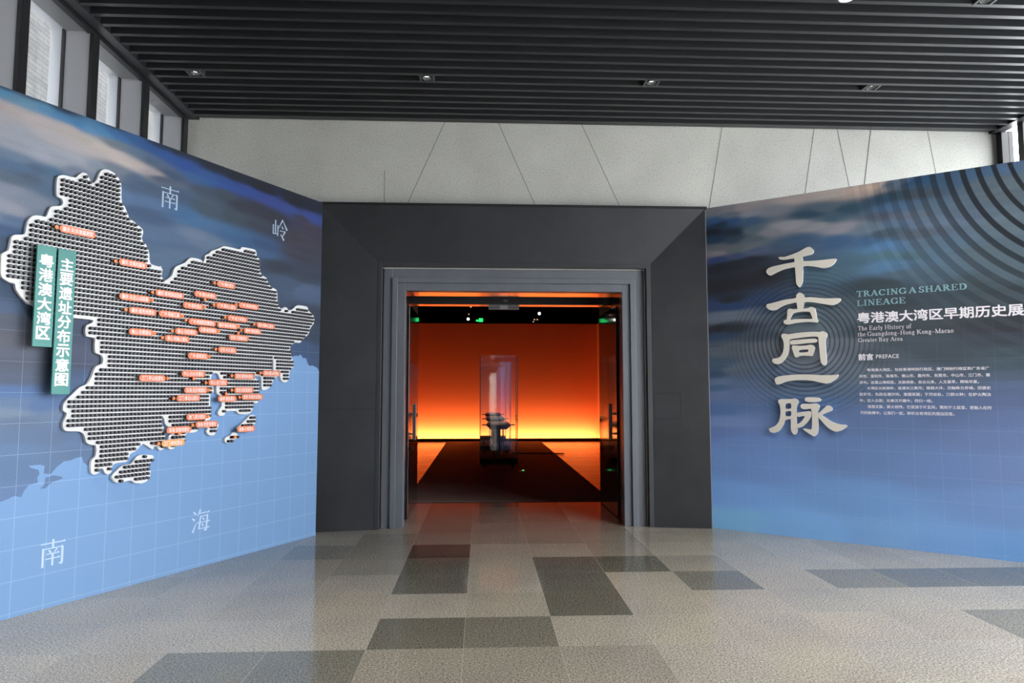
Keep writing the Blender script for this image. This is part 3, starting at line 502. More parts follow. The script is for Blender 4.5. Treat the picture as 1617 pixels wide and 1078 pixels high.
CALLI = {'qian': [[[(.791,2.94),(.809,2.947),(.856,2.942),(.927,2.959),(.998,2.981),(1.054,3.008),(1.089,3.021),(1.117,3.014),(1.14,2.987),(1.141,2.961),(1.121,2.941),(1.08,2.934),(1.031,2.925),(1.035,2.898),(1.035,2.879),(1.092,2.871),(1.173,2.868),(1.241,2.868),(1.308,2.869),(1.347,2.868),(1.356,2.859),(1.333,2.821),(1.299,2.795),(1.265,2.784),(1.231,2.782),(1.191,2.793),(1.124,2.813),(1.035,2.824),(1.032,2.778),(1.026,2.673),(1.014,2.63),(.994,2.603),(.977,2.618),(.962,2.649),(.96,2.71),(.957,2.77),(.953,2.82),(.895,2.816),(.838,2.809),(.78,2.788),(.706,2.757),(.681,2.767),(.664,2.792),(.666,2.815),(.687,2.837),(.738,2.852),(.811,2.861),(.882,2.87),(.949,2.875),(.953,2.895),(.948,2.916),(.898,2.914),(.848,2.912),(.805,2.922)]]],'gu': [[[(.96,2.523),(.985,2.547),(1.012,2.54),(1.034,2.517),(1.04,2.49),(1.094,2.49),(1.161,2.479),(1.228,2.466),(1.294,2.462),(1.36,2.458),(1.381,2.454),(1.382,2.435),(1.358,2.411),(1.312,2.391),(1.266,2.397),(1.213,2.411),(1.146,2.428),(1.085,2.44),(1.036,2.441),(1.028,2.406),(1.019,2.376),(1.049,2.374),(1.076,2.378),(1.097,2.386),(1.117,2.383),(1.137,2.368),(1.143,2.338),(1.149,2.301),(1.152,2.264),(1.162,2.242),(1.16,2.223),(1.139,2.221),(1.085,2.23),(1.017,2.232),(.948,2.228),(.891,2.219),(.856,2.216),(.828,2.231),(.824,2.25),(.836,2.265),(.856,2.269),(.862,2.304),(.866,2.349),(.871,2.375),(.893,2.384),(.924,2.375),(.966,2.376),(.963,2.41),(.959,2.443),(.898,2.436),(.841,2.423),(.79,2.4),(.754,2.378),(.703,2.377),(.667,2.397),(.653,2.421),(.661,2.447),(.698,2.452),(.763,2.466),(.842,2.481),(.899,2.486),(.955,2.492)],[(.886,2.264),(.908,2.309),(.923,2.332),(.965,2.341),(1.02,2.343),(1.082,2.337),(1.095,2.312),(1.11,2.263),(1.059,2.264),(.983,2.267),(.928,2.267)]]],'tong': [[[(.796,2.09),(.8,2.112),(.821,2.12),(.846,2.117),(.867,2.11),(.944,2.12),(1.041,2.126),(1.123,2.125),(1.177,2.12),(1.204,2.128),(1.23,2.115),(1.243,2.098),(1.24,2.069),(1.226,2.041),(1.224,1.983),(1.228,1.903),(1.231,1.83),(1.226,1.794),(1.209,1.773),(1.189,1.784),(1.174,1.817),(1.169,1.883),(1.165,1.956),(1.16,2.029),(1.158,2.069),(1.115,2.077),(1.04,2.075),(.957,2.067),(.88,2.056),(.875,2.011),(.871,1.952),(.861,1.907),(.831,1.856),(.795,1.816),(.759,1.798),(.716,1.805),(.697,1.829),(.697,1.848),(.718,1.86),(.753,1.862),(.783,1.88),(.805,1.916),(.819,1.968),(.819,2.021),(.81,2.059)]],[[(.882,2.026),(.893,2.044),(.956,2.049),(1.039,2.053),(1.121,2.054),(1.144,2.044),(1.15,2.03),(1.133,2.014),(1.065,2.011),(.983,2.005),(.92,2.001),(.888,2.002)]],[[(.898,1.966),(.906,1.988),(.927,1.991),(.975,1.984),(1.037,1.984),(1.078,1.992),(1.105,1.986),(1.125,1.961),(1.118,1.928),(1.105,1.892),(1.095,1.874),(1.068,1.875),(1.02,1.881),(.972,1.878),(.947,1.864),(.927,1.872),(.917,1.898),(.907,1.935)],[(.97,1.941),(1.056,1.945),(1.054,1.917),(.969,1.915)]]],'yi': [[[(.716,1.628),(.726,1.651),(.762,1.668),(.826,1.677),(.904,1.683),(1.0,1.685),(1.082,1.682),(1.169,1.675),(1.255,1.674),(1.308,1.675),(1.331,1.681),(1.336,1.668),(1.32,1.64),(1.286,1.615),(1.253,1.595),(1.213,1.588),(1.167,1.598),(1.1,1.615),(1.026,1.625),(.943,1.625),(.867,1.619),(.81,1.603),(.756,1.581),(.731,1.586)]]],'mai': [[[(.744,1.396),(.752,1.418),(.777,1.428),(.833,1.428),(.882,1.43),(.91,1.435),(.937,1.423),(.948,1.397),(.937,1.368),(.926,1.338),(.922,1.258),(.923,1.17),(.928,1.119),(.924,1.082),(.909,1.06),(.892,1.061),(.872,1.084),(.863,1.124),(.867,1.216),(.834,1.213),(.807,1.205),(.797,1.167),(.771,1.122),(.739,1.087),(.695,1.069),(.66,1.077),(.644,1.099),(.647,1.116),(.676,1.128),(.712,1.146),(.741,1.18),(.758,1.225),(.766,1.284),(.764,1.344),(.757,1.374)],[(.821,1.378),(.872,1.383),(.871,1.33),(.816,1.326)],[(.815,1.294),(.871,1.302),(.87,1.253),(.814,1.248)]],[[(1.006,1.42),(1.017,1.442),(1.048,1.448),(1.102,1.446),(1.142,1.442),(1.167,1.422),(1.147,1.405),(1.1,1.397),(1.046,1.398),(1.019,1.405)]],[[(.966,1.357),(.977,1.376),(1.005,1.38),(1.059,1.38),(1.106,1.386),(1.133,1.377),(1.149,1.356),(1.138,1.319),(1.131,1.283),(1.164,1.309),(1.192,1.338),(1.219,1.364),(1.242,1.362),(1.264,1.343),(1.27,1.325),(1.257,1.31),(1.217,1.292),(1.166,1.266),(1.195,1.245),(1.234,1.214),(1.279,1.19),(1.33,1.175),(1.382,1.171),(1.399,1.161),(1.381,1.139),(1.341,1.114),(1.302,1.102),(1.27,1.108),(1.225,1.135),(1.18,1.184),(1.134,1.24),(1.132,1.175),(1.128,1.111),(1.117,1.071),(1.089,1.046),(1.063,1.058),(1.023,1.086),(.99,1.11),(.983,1.124),(1.01,1.121),(1.051,1.115),(1.066,1.123),(1.072,1.174),(1.074,1.246),(1.073,1.282),(1.066,1.328),(1.023,1.324),(.989,1.325),(.969,1.339)]],[[(.92,1.269),(.933,1.287),(.975,1.295),(1.016,1.3),(1.05,1.306),(1.07,1.29),(1.067,1.253),(1.047,1.217),(1.016,1.176),(.977,1.142),(.942,1.13),(.923,1.132),(.924,1.166),(.951,1.178),(.979,1.208),(1.006,1.252),(.973,1.25),(.946,1.242),(.927,1.251)]]]}
TXT = [('TRACING A SHARED','serifU',1.526,2.452,2.461,2.518),('LINEAGE','serifU',1.526,1.95,2.367,2.425),('粤港澳大湾区早期历史展','title',1.524,2.866,2.189,2.3),('The Early History of','serif',1.525,1.99,2.119,2.162),('the Guangdong–Hong Kong–Macao','serif',1.522,2.331,2.06,2.102),('Greater Bay Area','serif',1.523,1.913,2.002,2.042),('前言','bold',1.519,1.655,1.818,1.885),('PREFACE','sans',1.677,1.874,1.833,1.872),('粤港澳大湾区，包括香港特别行政区、澳门特别行政区和广东省广','body',1.592,2.591,1.705,1.736),('州市、深圳市、珠海市、佛山市、惠州市、东莞市、中山市、江门市、肇','body',1.52,2.592,1.642,1.675),('庆市。这里山海相连，文脉相亲，自古以来，人文荟萃，辉映华夏。','body',1.521,2.506,1.581,1.613),('大湾区北枕南岭，连通长江黄河；南拥大洋，交融殊方异域。回望史','body',1.585,2.592,1.523,1.555),('前岁月，先民在潮汐间，渔猎采掘；于河谷处，刀耕火种；在炉火陶冶','body',1.517,2.591,1.461,1.496),('中，迈入古国；在秦汉开疆中，同归一统。','body',1.518,2.135,1.4,1.433),('悠悠文脉，薪火相传。它流淌于片瓦间，镌刻于土层里，更融入在时','body',1.585,2.591,1.341,1.374),('代的脉搏中。让我们一起，聆听古老湾区的悠远回音。','body',1.518,2.304,1.28,1.313)]
JOINTS = [(-.43,4.631,-.864,3.627),(.184,4.632,.622,3.634),(1.159,4.629,1.606,3.642),(2.831,4.621,2.656,3.657),(3.943,4.617,3.821,3.916),(4.225,4.614,4.339,3.961),(4.636,4.63,4.532,3.974),(5.332,4.619,5.398,4.185),(-1.12,4.031,-1.115,3.617)]
BIG = (3.68,3.78,[0.875,1.001,1.122,1.234])

# ================================================================== SETTING
WL, WR, YB = -3.33, 6.2, 7.6          # left window wall, right window wall, back wall
CEIL = 4.6

# ---- granite floor with individual tile tones; doorway rows darkened to paint in shade
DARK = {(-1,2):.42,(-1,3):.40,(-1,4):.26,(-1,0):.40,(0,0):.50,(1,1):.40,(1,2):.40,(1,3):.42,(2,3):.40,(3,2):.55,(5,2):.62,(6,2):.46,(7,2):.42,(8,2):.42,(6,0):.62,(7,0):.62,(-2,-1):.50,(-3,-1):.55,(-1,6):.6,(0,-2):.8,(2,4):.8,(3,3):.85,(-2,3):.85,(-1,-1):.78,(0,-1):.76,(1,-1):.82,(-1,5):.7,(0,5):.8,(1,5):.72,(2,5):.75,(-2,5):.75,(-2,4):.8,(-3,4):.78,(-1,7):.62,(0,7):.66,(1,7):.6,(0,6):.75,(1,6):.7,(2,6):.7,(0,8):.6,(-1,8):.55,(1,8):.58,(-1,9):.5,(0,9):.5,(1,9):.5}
V, F, C = [], [], []
for i in range(-9, 12):
    for j in range(-19, 10):
        x0, x1 = -.1+.568*i, -.1+.568*(i+1); y0, y1 = 4.08+.54*j, 4.08+.54*(j+1)
        x0, x1 = max(x0, -4.2), min(x1, 6.6); y1 = min(y1, 9.33)
        if x1 <= x0 or y1 <= y0: continue
        n = len(V); V += [(x0,y0,0),(x1,y0,0),(x1,y1,0),(x0,y1,0)]; F.append((n,n+1,n+2,n+3))
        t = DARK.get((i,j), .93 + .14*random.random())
        w = random.random()
        base = np.array((.385,.345,.285))*(1-w*.5) + np.array((.36,.345,.315))*(w*.5)
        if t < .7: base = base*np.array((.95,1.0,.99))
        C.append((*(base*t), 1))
me = bpy.data.meshes.new('floor'); me.from_pydata(V, [], F); me.materials.append(M_floor)
ca = me.color_attributes.new('Col', 'FLOAT_COLOR', 'CORNER')
ca.data.foreach_set('color', np.repeat(np.array(C), 4, axis=0).ravel())
floor = link(bpy.data.objects.new('floor', me)); tag(floor, 'polished speckled granite tile floor', kind='structure')

# ---- slatted ceiling and the void above it
mb = MB()
y = 7.47
while y > -5.5:
    mb.box(WL+.10, WR-.10, y-.022, y+.022, CEIL, CEIL+.11); y -= .154
ceil = mb.build('ceiling', M_slat); tag(ceil, 'dark grey slatted ceiling', kind='structure')
mb = MB(); mb.box(WL, WR, -6, YB, CEIL+.32, CEIL+.4)
o = mb.build('ceiling_void', M_void); tag(o, kind='structure')
mb = MB()
mb.box(WL-.03, WL+.11, -5.6, YB, CEIL-.005, CEIL+.33)
mb.box(WR-.11, WR+.03, -5.6, YB, CEIL-.005, CEIL+.33)
mb.box(WL+.11, WR-.11, YB-.07, YB, CEIL+.02, CEIL+.33)
o = mb.build('trim_1', M_slat, bevel=.004); tag(o, 'dark ceiling edge beam above the windows', kind='structure')

# ---- back wall above and around the portal
mb = MB()
PX0, PX1, PZ = -1.12, 1.87, 2.90
for x0, x1, z0, z1 in ((WL-.6, PX0, 0, CEIL+.4), (PX1, WR+.03, 0, CEIL+.4), (PX0, PX1, PZ, CEIL+.4)):
    mb.box(x0, x1, YB, YB+.3, z0, z1)
wb = mb.build('wall_back', M_conc); tag(wb, 'pale speckled precast concrete wall', kind='structure')
mb = MB()
for n_, (xa, za, xb, zb) in enumerate(JOINTS):
    w = .007 if n_ != 6 else .012
    dx, dz = xb-xa, zb-za; L = hypot(dx, dz); nx, nz = -dz/L*w/2, dx/L*w/2
    xa2, za2, xb2, zb2 = xa-dx*.02, za-dz*.02, xb+dx*.6, zb+dz*.6
    vs = [(xa2+nx,YB-.0015,za2+nz),(xa2-nx,YB-.0015,za2-nz),(xb2-nx,YB-.0015,zb2-nz),(xb2+nx,YB-.0015,zb2+nz)]
    vs += [(a, YB+.001, c_) for a, _, c_ in vs]
    mb.add(vs, [(0,1,2,3),(0,4,5,1),(2,6,7,3),(1,5,6,2),(3,7,4,0)])
mb.build('panel_joint', M_joint, wb)

# ---- left clerestory windows
LOWL = 2.4
mb = MB(); mb.box(WL-.35, WL, -5.6, YB, 0, LOWL)
o = mb.build('wall_left_plinth', M_dark); tag(o, kind='structure')
PIER = [4.86 + .885*k for k in range(-11, 4)]
k_w = 0
for k, yc in enumerate(PIER):
    w_ = empty('window_%d' % (k+1), (WL, yc, LOWL)); tag(w_, 'tall window with deep grey reveal above the mural wall', kind='structure')
    mb = MB(); mb.box(-.03, .0, -.047, .047, 0, CEIL-LOWL); mb.build('mullion', M_cap, w_)
    mb = MB(); mb.box(-.235, -.03, -.04, .04, 0, CEIL-LOWL); mb.build('reveal', M_grey, w_)
    if k < len(PIER)-1:
        mb = MB(); mb.box(-.05, 0, .047, .838, CEIL-LOWL-.035, CEIL-LOWL); mb.build('head', M_cap, w_)
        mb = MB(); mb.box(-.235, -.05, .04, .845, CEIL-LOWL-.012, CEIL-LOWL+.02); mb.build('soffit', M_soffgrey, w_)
        mb = MB(); mb.box(-.246, -.238, .0, .885, 0, CEIL-LOWL); mb.build('pane', M_glass, w_)
    mb = MB(); mb.box(-.262, -.234, -.052, -.04, 0, CEIL-LOWL); mb.build('pane_frame', M_cap, w_)
    mb = MB(); mb.box(-.36, -.262, -.045, .045, -.2, CEIL-LOWL+.3); mb.build('outer_pier', M_lightgrey, w_)
mb = MB(); mb.box(WL-.36, WL-.235, -8, YB+8, CEIL+.02, 9.5)  # lintel wall extended upward, unseen, to keep sky light off the brick
o = mb.build('wall_left_lintel_screen', M_grey); tag(o, kind='structure')
# brick neighbour outside the left windows
mb = MB(); mb.box(-5.5, -5.2, -8, 20, 0, 9.5)
o = mb.build('brick_building', M_brick); tag(o, 'pale grey brick building outside the left windows', 'building')

# ---- right window wall
k0 = len(PIER)
RP = [7.555, 7.24, 6.0, 4.76]
mb = MB(); mb.box(WR, WR+.3, 4.8, YB, 0, 1.0)
o = mb.build('wall_right_plinth', M_dark); tag(o, kind='structure')
for k in range(3):
    w_ = empty('window_%d' % (k0+k+1), (WR, RP[k], 1.0)); tag(w_, 'bright window above the right printed wall', kind='structure')
    mb = MB(); mb.box(-.02, .12, -.04, .04, 0, CEIL-1.0); mb.build('mullion', M_cap, w_)
    g = RP[k]-RP[k+1]
    mb = MB(); mb.box(.06, .07, -g+.04, -.04, 0, CEIL-1.0); mb.build('pane', M_glass, w_)
# full-height glazing of the entrance side, right and behind the viewer
for k in range(7):
    yk = 4.7 - 1.45*k
    w_ = empty('window_%d' % (k0+4+k), (WR, yk, 0)); tag(w_, 'full height glazing of the entrance side', kind='structure')
    mb = MB(); mb.box(-.03, .06, -.04, .04, 0, CEIL); mb.build('mullion', M_cap, w_)
    mb = MB(); mb.box(.01, .02, -1.41, -.04, 0, CEIL); mb.build('pane', M_glass, w_)

# ---- wall behind the viewer, with the entrance glazing
mb = MB()
for x0, x1, z0, z1 in ((WL-.35, .40, 0, 5.0), (1.52, WR+.3, 0, 5.0), (.40, 1.52, 3.0, 5.0)):
    mb.box(x0, x1, -5.9, -5.6, z0, z1)
o = mb.build('wall_front', mat('grey_plaster', (.16,.165,.17), .8)); tag(o, 'grey wall behind the viewer', kind='structure')
w_ = empty('door_3', (.96, -5.7, 0)); tag(w_, 'glazed entrance behind the viewer', kind='structure')
mb = MB(); mb.box(-.10, -.04, -.03, .03, 0, 3.0); mb.box(-.56, -.52, -.03, .03, 0, 3.0); mb.box(.52, .56, -.03, .03, 0, 3.0); mb.box(-.52, -.10, -.03, .03, 2.45, 3.0); mb.build('door_frame', M_cap, w_)
mb = MB(); mb.box(-.52, -.10, -.006, .006, 0, 2.45); mb.box(-.04, .52, -.006, .006, 0, 3.0); mb.build('pane', M_glass, w_)
mb = MB(); mb.box(-14, 30, -30, -5.9, -.12, -.02); o = mb.build('street_paving', mat('grey_paving', (.2,.2,.2), .8)); tag(o, kind='structure')
mb = MB(); mb.box(-12, .9, -14.3, -14, 0, 9); o = mb.build('added_street_building', mat('beige_render', (.5,.46,.40), .8)); tag(o, 'unseen beige building added behind the viewer for the case reflections', 'building')  # added out of view to dim the reflection in the case glass
mb = MB(); mb.box(.92, 14, -14.6, -14.3, 0, 9); o = mb.build('added_street_building', mat('blue_glass_facade', (.07,.11,.22), .4)); tag(o, 'unseen blue building added behind the viewer for the case reflections', 'building')  # added out of view for a bluish reflection in the case glass

# ---- printed walls
M_printL = print_material('mural_print_left', .2100, .0518, .0285, (.50,.66,.88), [(.0,(.32,)*3),(.30,(.28,)*3),(.45,(.2,)*3),(.62,(.05,)*3),(.7,(0,)*3)])
M_printR = print_material('mural_print_right', .2221, .190, .0345, (.42,.60,.85), [(.0,(.36,)*3),(.25,(.22,)*3),(.42,(.09,)*3),(.6,(.03,)*3),(.7,(0,)*3)], (1.018, 2.03, .245, .0457), BIG)
wallL = printed_wall('wall_left', AL, DL, -.52, 2.95, 3.56, LCOL, .03, (.68,.66,.78), M_printL, M_dark, 'left wall printed with a cloudy sky above a pale blue sea')
wallR = printed_wall('wall_right', AR, DR, 0.0, 4.35, 3.605, RCOL, -.03, (1.75,1.08,1.6), M_printR, M_dark, 'right wall printed with ripples, clouds and a preface')
mb = MB(); mb.box(-.006, .010, -.012, .0905, 0, 3.606); mb.build('edge_trim', M_trim, wallR)

# sea printed on the left wall
M_sea = mat('printed_sea', (.25,.46,.78), .6, spec=.18)
nt, nn, ll, b = nodes(M_sea)
tc = nn.new('ShaderNodeTexCoord'); ob_ = tc.outputs['Object']; sx = nn.new('ShaderNodeSeparateXYZ'); ll.new(ob_, sx.inputs[0])
c = ramp(nt, mth(nt, 'DIVIDE', sx.outputs['Z'], 2.0), [(0,(.18,.315,.54)),(.4,(.19,.33,.57)),(.9,(.205,.36,.63))])
fx = mth(nt, 'FRACT', mth(nt, 'ADD', mth(nt, 'DIVIDE', mth(nt, 'SUBTRACT', sx.outputs['X'], .0518), .21), 100.5))
fz = mth(nt, 'FRACT', mth(nt, 'ADD', mth(nt, 'DIVIDE', mth(nt, 'SUBTRACT', sx.outputs['Z'], .0285), .21), 100.5))
g = mth(nt, 'MAXIMUM', mth(nt, 'LESS_THAN', mth(nt, 'ABSOLUTE', mth(nt, 'SUBTRACT', fx, .5)), .0088), mth(nt, 'LESS_THAN', mth(nt, 'ABSOLUTE', mth(nt, 'SUBTRACT', fz, .5)), .0088))
ll.new(mix(nt, c, (.50,.66,.88), mth(nt, 'MULTIPLY', g, .32)), b.inputs['Base Color'])
loop = [(-.519, .70)] + SEA + [(2.949, 1.72), (2.949, .001), (-.519, .001)]
o = bpy.data.objects.new('printed_sea', curve_mesh('printed_sea', [[loop, SEAISL]], .0008, -.0008, [M_sea])); link(o, wallL)
o['label'] = 'paler blue printed sea with a land outline'
# Chinese characters printed on the left wall, drawn as thick-and-thin brush strokes
def _st(x0, z0, x1, z1, w0, w1=None):
    w1 = w0 if w1 is None else w1
    d = Vector((x1-x0, z1-z0)).normalized(); n = Vector((-d.y, d.x))
    return [(x0+n.x*w0/2, z0+n.y*w0/2), (x0-n.x*w0/2, z0-n.y*w0/2), (x1-n.x*w1/2, z1-n.y*w1/2), (x1+n.x*w1/2, z1+n.y*w1/2)]
def _h(x0, x1, z):      # thin horizontal ending in a small triangle
    return [_st(x0, z, x1, z, .038), [(x1-.11, z), (x1, z), (x1-.045, z+.062)]]
SONG = {
 '南': _h(.03,.97,.86)+[_st(.5,1,.5,.68,.085), _st(.13,0,.13,.70,.085)]+_h(.13,.90,.67)+[_st(.87,.67,.87,.05,.09), [(.91,.08),(.86,0),(.72,.07),(.83,.1)], _st(.34,.62,.43,.50,.05,.08), _st(.66,.63,.56,.50,.07,.03)]+_h(.26,.76,.47)+_h(.23,.79,.29)+[_st(.5,.48,.5,.02,.08)],
 '海': [_st(.06,.94,.21,.80,.05,.10), _st(.0,.66,.15,.54,.05,.10), _st(.05,.02,.24,.42,.10,.025), _st(.45,1,.30,.70,.09,.025)]+_h(.40,.97,.84)+[_st(.47,.70,.39,.13,.075)]+_h(.46,.90,.69)+[_st(.86,.69,.80,.04,.085), [(.85,.06),(.79,-.01),(.64,.06),(.76,.1)]]+_h(.27,1.0,.42)+_h(.38,.98,.14)+[_st(.57,.63,.67,.51,.045,.08), _st(.54,.36,.64,.24,.045,.08)],
 '岭': [_st(.2,.90,.2,.22,.075), _st(.05,.66,.05,.20,.065), _st(.36,.68,.36,.14,.07), _st(.04,.21,.37,.25,.04), _st(.69,1,.40,.52,.085,.025), _st(.69,.97,1.0,.54,.03,.11), _st(.62,.68,.73,.55,.045,.085)]+_h(.50,.90,.43)+[_st(.86,.43,.69,.17,.085,.05), _st(.56,.27,.80,.0,.05,.11)],
}
for ch, x0, x1, z0, z1 in HANZI:
    mb = MB()
    for n_, p in enumerate(SONG[ch]):
        mb.add([(x0+a*(x1-x0), -.0016-.00003*(n_ % 9), z0+b_*(z1-z0)) for a, b_ in p], [tuple(range(len(p)))])
    o = mb.build('printed_character', M_hztop if z0 > 2 else M_hzbot, wallL)
    o['label'] = 'pale printed character ' + ch
# texts printed on the right wall
for t, kind, x0, x1, z0, z1 in TXT:
    mb = MB()
    if kind == 'serifU': serif_text(mb, t, x0, x1, z0, z1, -.0012, .10, .10, .03)
    elif kind == 'serif': serif_text(mb, t, x0, x1, z0, z1, -.0012, .05)
    else: fit_text(mb, t, x0, x1, z0, z1, -.0012, {'title': .022, 'bold': .03, 'body': .012, 'sans': .008}[kind], 1.06 if kind == 'sans' else 1.0)
    mb.build({'serifU': 'printed_heading', 'serif': 'printed_subtitle', 'title': 'printed_title', 'bold': 'printed_heading', 'sans': 'printed_heading', 'body': 'printed_paragraph_line'}[kind], M_txtblue if kind == 'serifU' else M_txt, wallR)

# ---- portal: splayed dark cladding
ox0, ox1, oz, oy = -1.79, 2.545, 3.59, 7.43
ix0, ix1, iz, iy = -1.155, 1.917, 2.95, 7.53
mb = MB()
mb.add([(ox0,oy,0),(ix0,iy,0),(ix0,iy,iz),(ox0,oy,oz)], [(0,1,2,3)])
mb.add([(ix1,iy,0),(ox1,oy,0),(ox1,oy,oz),(ix1,iy,iz)], [(0,1,2,3)])
mb.add([(ix0,iy,iz),(ix1,iy,iz),(ox1,oy,oz),(ox0,oy,oz)], [(0,1,2,3)])
mb.add([(ox0,oy,oz),(ox1,oy,oz),(ox1,YB+.02,oz),(ox0,YB+.02,oz)], [(0,1,2,3)])
mb.add([(ox0,oy,0),(ox0,oy,oz),(ox0,YB+.02,oz),(ox0,YB+.02,0)], [(0,1,2,3)])
mb.add([(ox1,oy,0),(ox1,YB+.02,0),(ox1,YB+.02,oz),(ox1,oy,oz)], [(0,1,2,3)])
mb.add([(ix0,iy,0),(ix0,YB+.02,0),(ix0,YB+.02,iz),(ix0,iy,iz)], [(0,1,2,3)])
mb.add([(ix1,iy,0),(ix1,iy,iz),(ix1,YB+.02,iz),(ix1,YB+.02,0)], [(0,1,2,3)])
mb.add([(ix0,iy,iz),(ix0,YB+.02,iz),(ix1,YB+.02,iz),(ix1,iy,iz)], [(0,1,2,3)])
portal = mb.build('trim_2', M_dark); tag(portal, 'splayed dark grey metal portal around the doorway', kind='structure')
mb = MB(); mb.ring(ix0-.012, ix1+.012, iz+.012, .05, iy-.006, YB+.02); mb.build('inner_lip', mat('charcoal_lip', (.04,.04,.045), .4), portal, .003)
mb = MB(); mb.box(ox0-.02, ox1+.02, oy-.012, oy+.02, oz-.004, oz+.022); mb.build('top_edge', M_black, portal)
def on_splay(x):      # y of the splayed face at x
    return oy+(iy-oy)*((x-ox0)/(ix0-ox0)) if x < 0 else oy+(iy-oy)*((ox1-x)/(ox1-ix1))
mb = MB()
for zz in (1.313,):
    mb.add([(ox0+.01,on_splay(ox0+.01)-.001,zz-.003),(ix0-.02,on_splay(ix0-.02)-.001,zz-.003),(ix0-.02,on_splay(ix0-.02)-.001,zz+.003),(ox0+.01,on_splay(ox0+.01)-.001,zz+.003)], [(0,1,2,3)])
mb.build('panel_seam', M_black, portal)
xa, xb, za, zb = 1.955, 2.235, 1.205, 1.485
mb = MB()
for (p0, p1, q0, q1) in ((xa-.004,xa,za,zb),(xb,xb+.004,za,zb),(xa,xb,za-.004,za),(xa,xb,zb,zb+.004)):
    mb.add([(p0,on_splay(p0)-.0015,q0),(p1,on_splay(p1)-.0015,q0),(p1,on_splay(p1)-.0015,q1),(p0,on_splay(p0)-.0015,q1)], [(0,1,2,3)])
mb.build('access_panel_seam', M_black, portal)

# ---- stepped steel door frame
frame = empty('trim_3', (.37, 7.62, 0)); tag(frame, 'stepped grey steel door frame', kind='structure')
def fr(name, x0, x1, zt, w, y0, y1, m=M_steel, bv=.004):
    mb = MB(); mb.ring(x0-.37, x1-.37, zt, w, y0-7.62, y1-7.62); return mb.build(name, m, frame, bv)
fr('outer_band', -1.108, 1.862, 2.898, .10, 7.60, 7.72)
fr('middle_band', -1.010, 1.764, 2.798, .060, 7.575, 7.72)
fr('inner_band', -.952, 1.705, 2.740, .090, 7.605, 7.74)
fr('shadow_gap', -1.150, 1.905, 2.935, .05, 7.66, 7.72, M_black, 0)
# soffit, header beam and passage lining
mb = MB(); mb.box(-.89, 1.66, 7.74, 8.05, 2.652, 2.90); o = mb.build('trim_4', M_soffit); tag(o, 'polished steel soffit of the doorway', kind='structure')
mb = MB(); mb.box(-.89, 1.66, 8.50, 8.68, 2.622, 2.90); hd = mb.build('trim_5', mat('black_header', (.016,.016,.018), .5)); tag(hd, 'black header beam above the doors', kind='structure')
mb = MB(); mb.box(-.89, 1.66, 8.50, 8.68, 2.612, 2.622); mb.build('header_soffit', M_soffit, hd)
mb = MB(); mb.box(-1.2, -.885, 7.72, 9.33, 0, 2.92); mb.box(1.655, 1.97, 7.72, 9.33, 0, 2.92); mb.box(-1.2, 1.97, 7.74, 9.33, 2.90, 2.98)
o = mb.build('wall_passage', mat('dark_lining', (.014,.011,.011), .3)); tag(o, 'dark lining of the doorway passage', kind='structure')
mb = MB(); mb.box(-.885, 1.655, 9.30, 9.345, -.01, .004); o = mb.build('trim_6', M_black); tag(o, 'dark metal threshold strip', kind='structure')

# door leaves
def leaf(name, xs, sgn, label):
    d = empty(name, (xs, 8.05, 0)); tag(d, label, kind='structure')
    mb = MB(); mb.box(0, -.018*sgn, .02, 1.2, .012, 2.55); mb.build('leaf', M_door, d, .002)
    h = None
    mb = MB(); mb.box(sgn*.040, sgn*.080, .088, .116, .925, 1.36); h = mb.build('door_handle', M_handle, d, .003)
    for zz in (1.24, 1.00):
        mb = MB(); mb.cyl((0,.10,zz), (sgn*.055,.10,zz), .011); mb.build('handle_post', M_handle, h)
        mb = MB(); mb.cyl((0,.10,zz), (sgn*.006,.10,zz), .02); mb.build('handle_rose', M_handle, h)
    return d
leaf('door_1', -.862, 1, 'left dark glossy door leaf standing open')
leaf('door_2', 1.632, -1, 'right dark glossy door leaf standing open')

# ================================================================== GALLERY BEYOND THE DOOR
GX0, GX1, GY0, GY1, GZ = -2.95, 3.72, 9.33, 21.4, 3.69
mb = MB(); mb.box(GX0-.3, GX1+.3, GY0, GY1+.2, -.05, 0); o = mb.build('floor_gallery', M_wood); tag(o, 'polished timber gallery floor', kind='structure')
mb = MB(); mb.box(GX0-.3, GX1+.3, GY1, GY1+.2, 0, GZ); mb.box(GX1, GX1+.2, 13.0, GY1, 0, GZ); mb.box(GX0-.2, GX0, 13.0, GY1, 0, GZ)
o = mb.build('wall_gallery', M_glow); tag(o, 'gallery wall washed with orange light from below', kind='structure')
mb = MB(); mb.box(GX0-.4, GX1+.4, GY1+.19, GY1+.3, GZ, 5.4); mb.box(GX0-.4, GX1+.4, GY0-.05, GY1+.3, 5.2, 5.4)
mb.box(GX0-.5, GX0-.3, GY0, GY1+.3, 0, 5.3); mb.box(GX1+.3, GX1+.5, GY0, GY1+.3, 0, 5.3)
mb.box(GX0-.5, -1.19, GY0-.1, GY0, 0, 5.3); mb.box(1.96, GX1+.5, GY0-.1, GY0, 0, 5.3); mb.box(-1.2, 1.97, GY0-.1, GY0, 2.93, 5.3)
o = mb.build('ceiling_gallery', M_void); tag(o, 'black gallery ceiling', kind='structure')
mb = MB(); mb.box(-1.04, 1.81, 9.36, 21.05, 0, .006); o = mb.build('carpet', M_carpet); tag(o, 'dark brown carpet runner leading to the glowing gallery wall', 'carpet')
mb = MB(); mb.box(GX0, GX1, 20.72, 20.76, 0, .085)
o = mb.build('baseboard_back', M_black); tag(o, 'black light cove at the foot of the gallery wall', kind='structure')
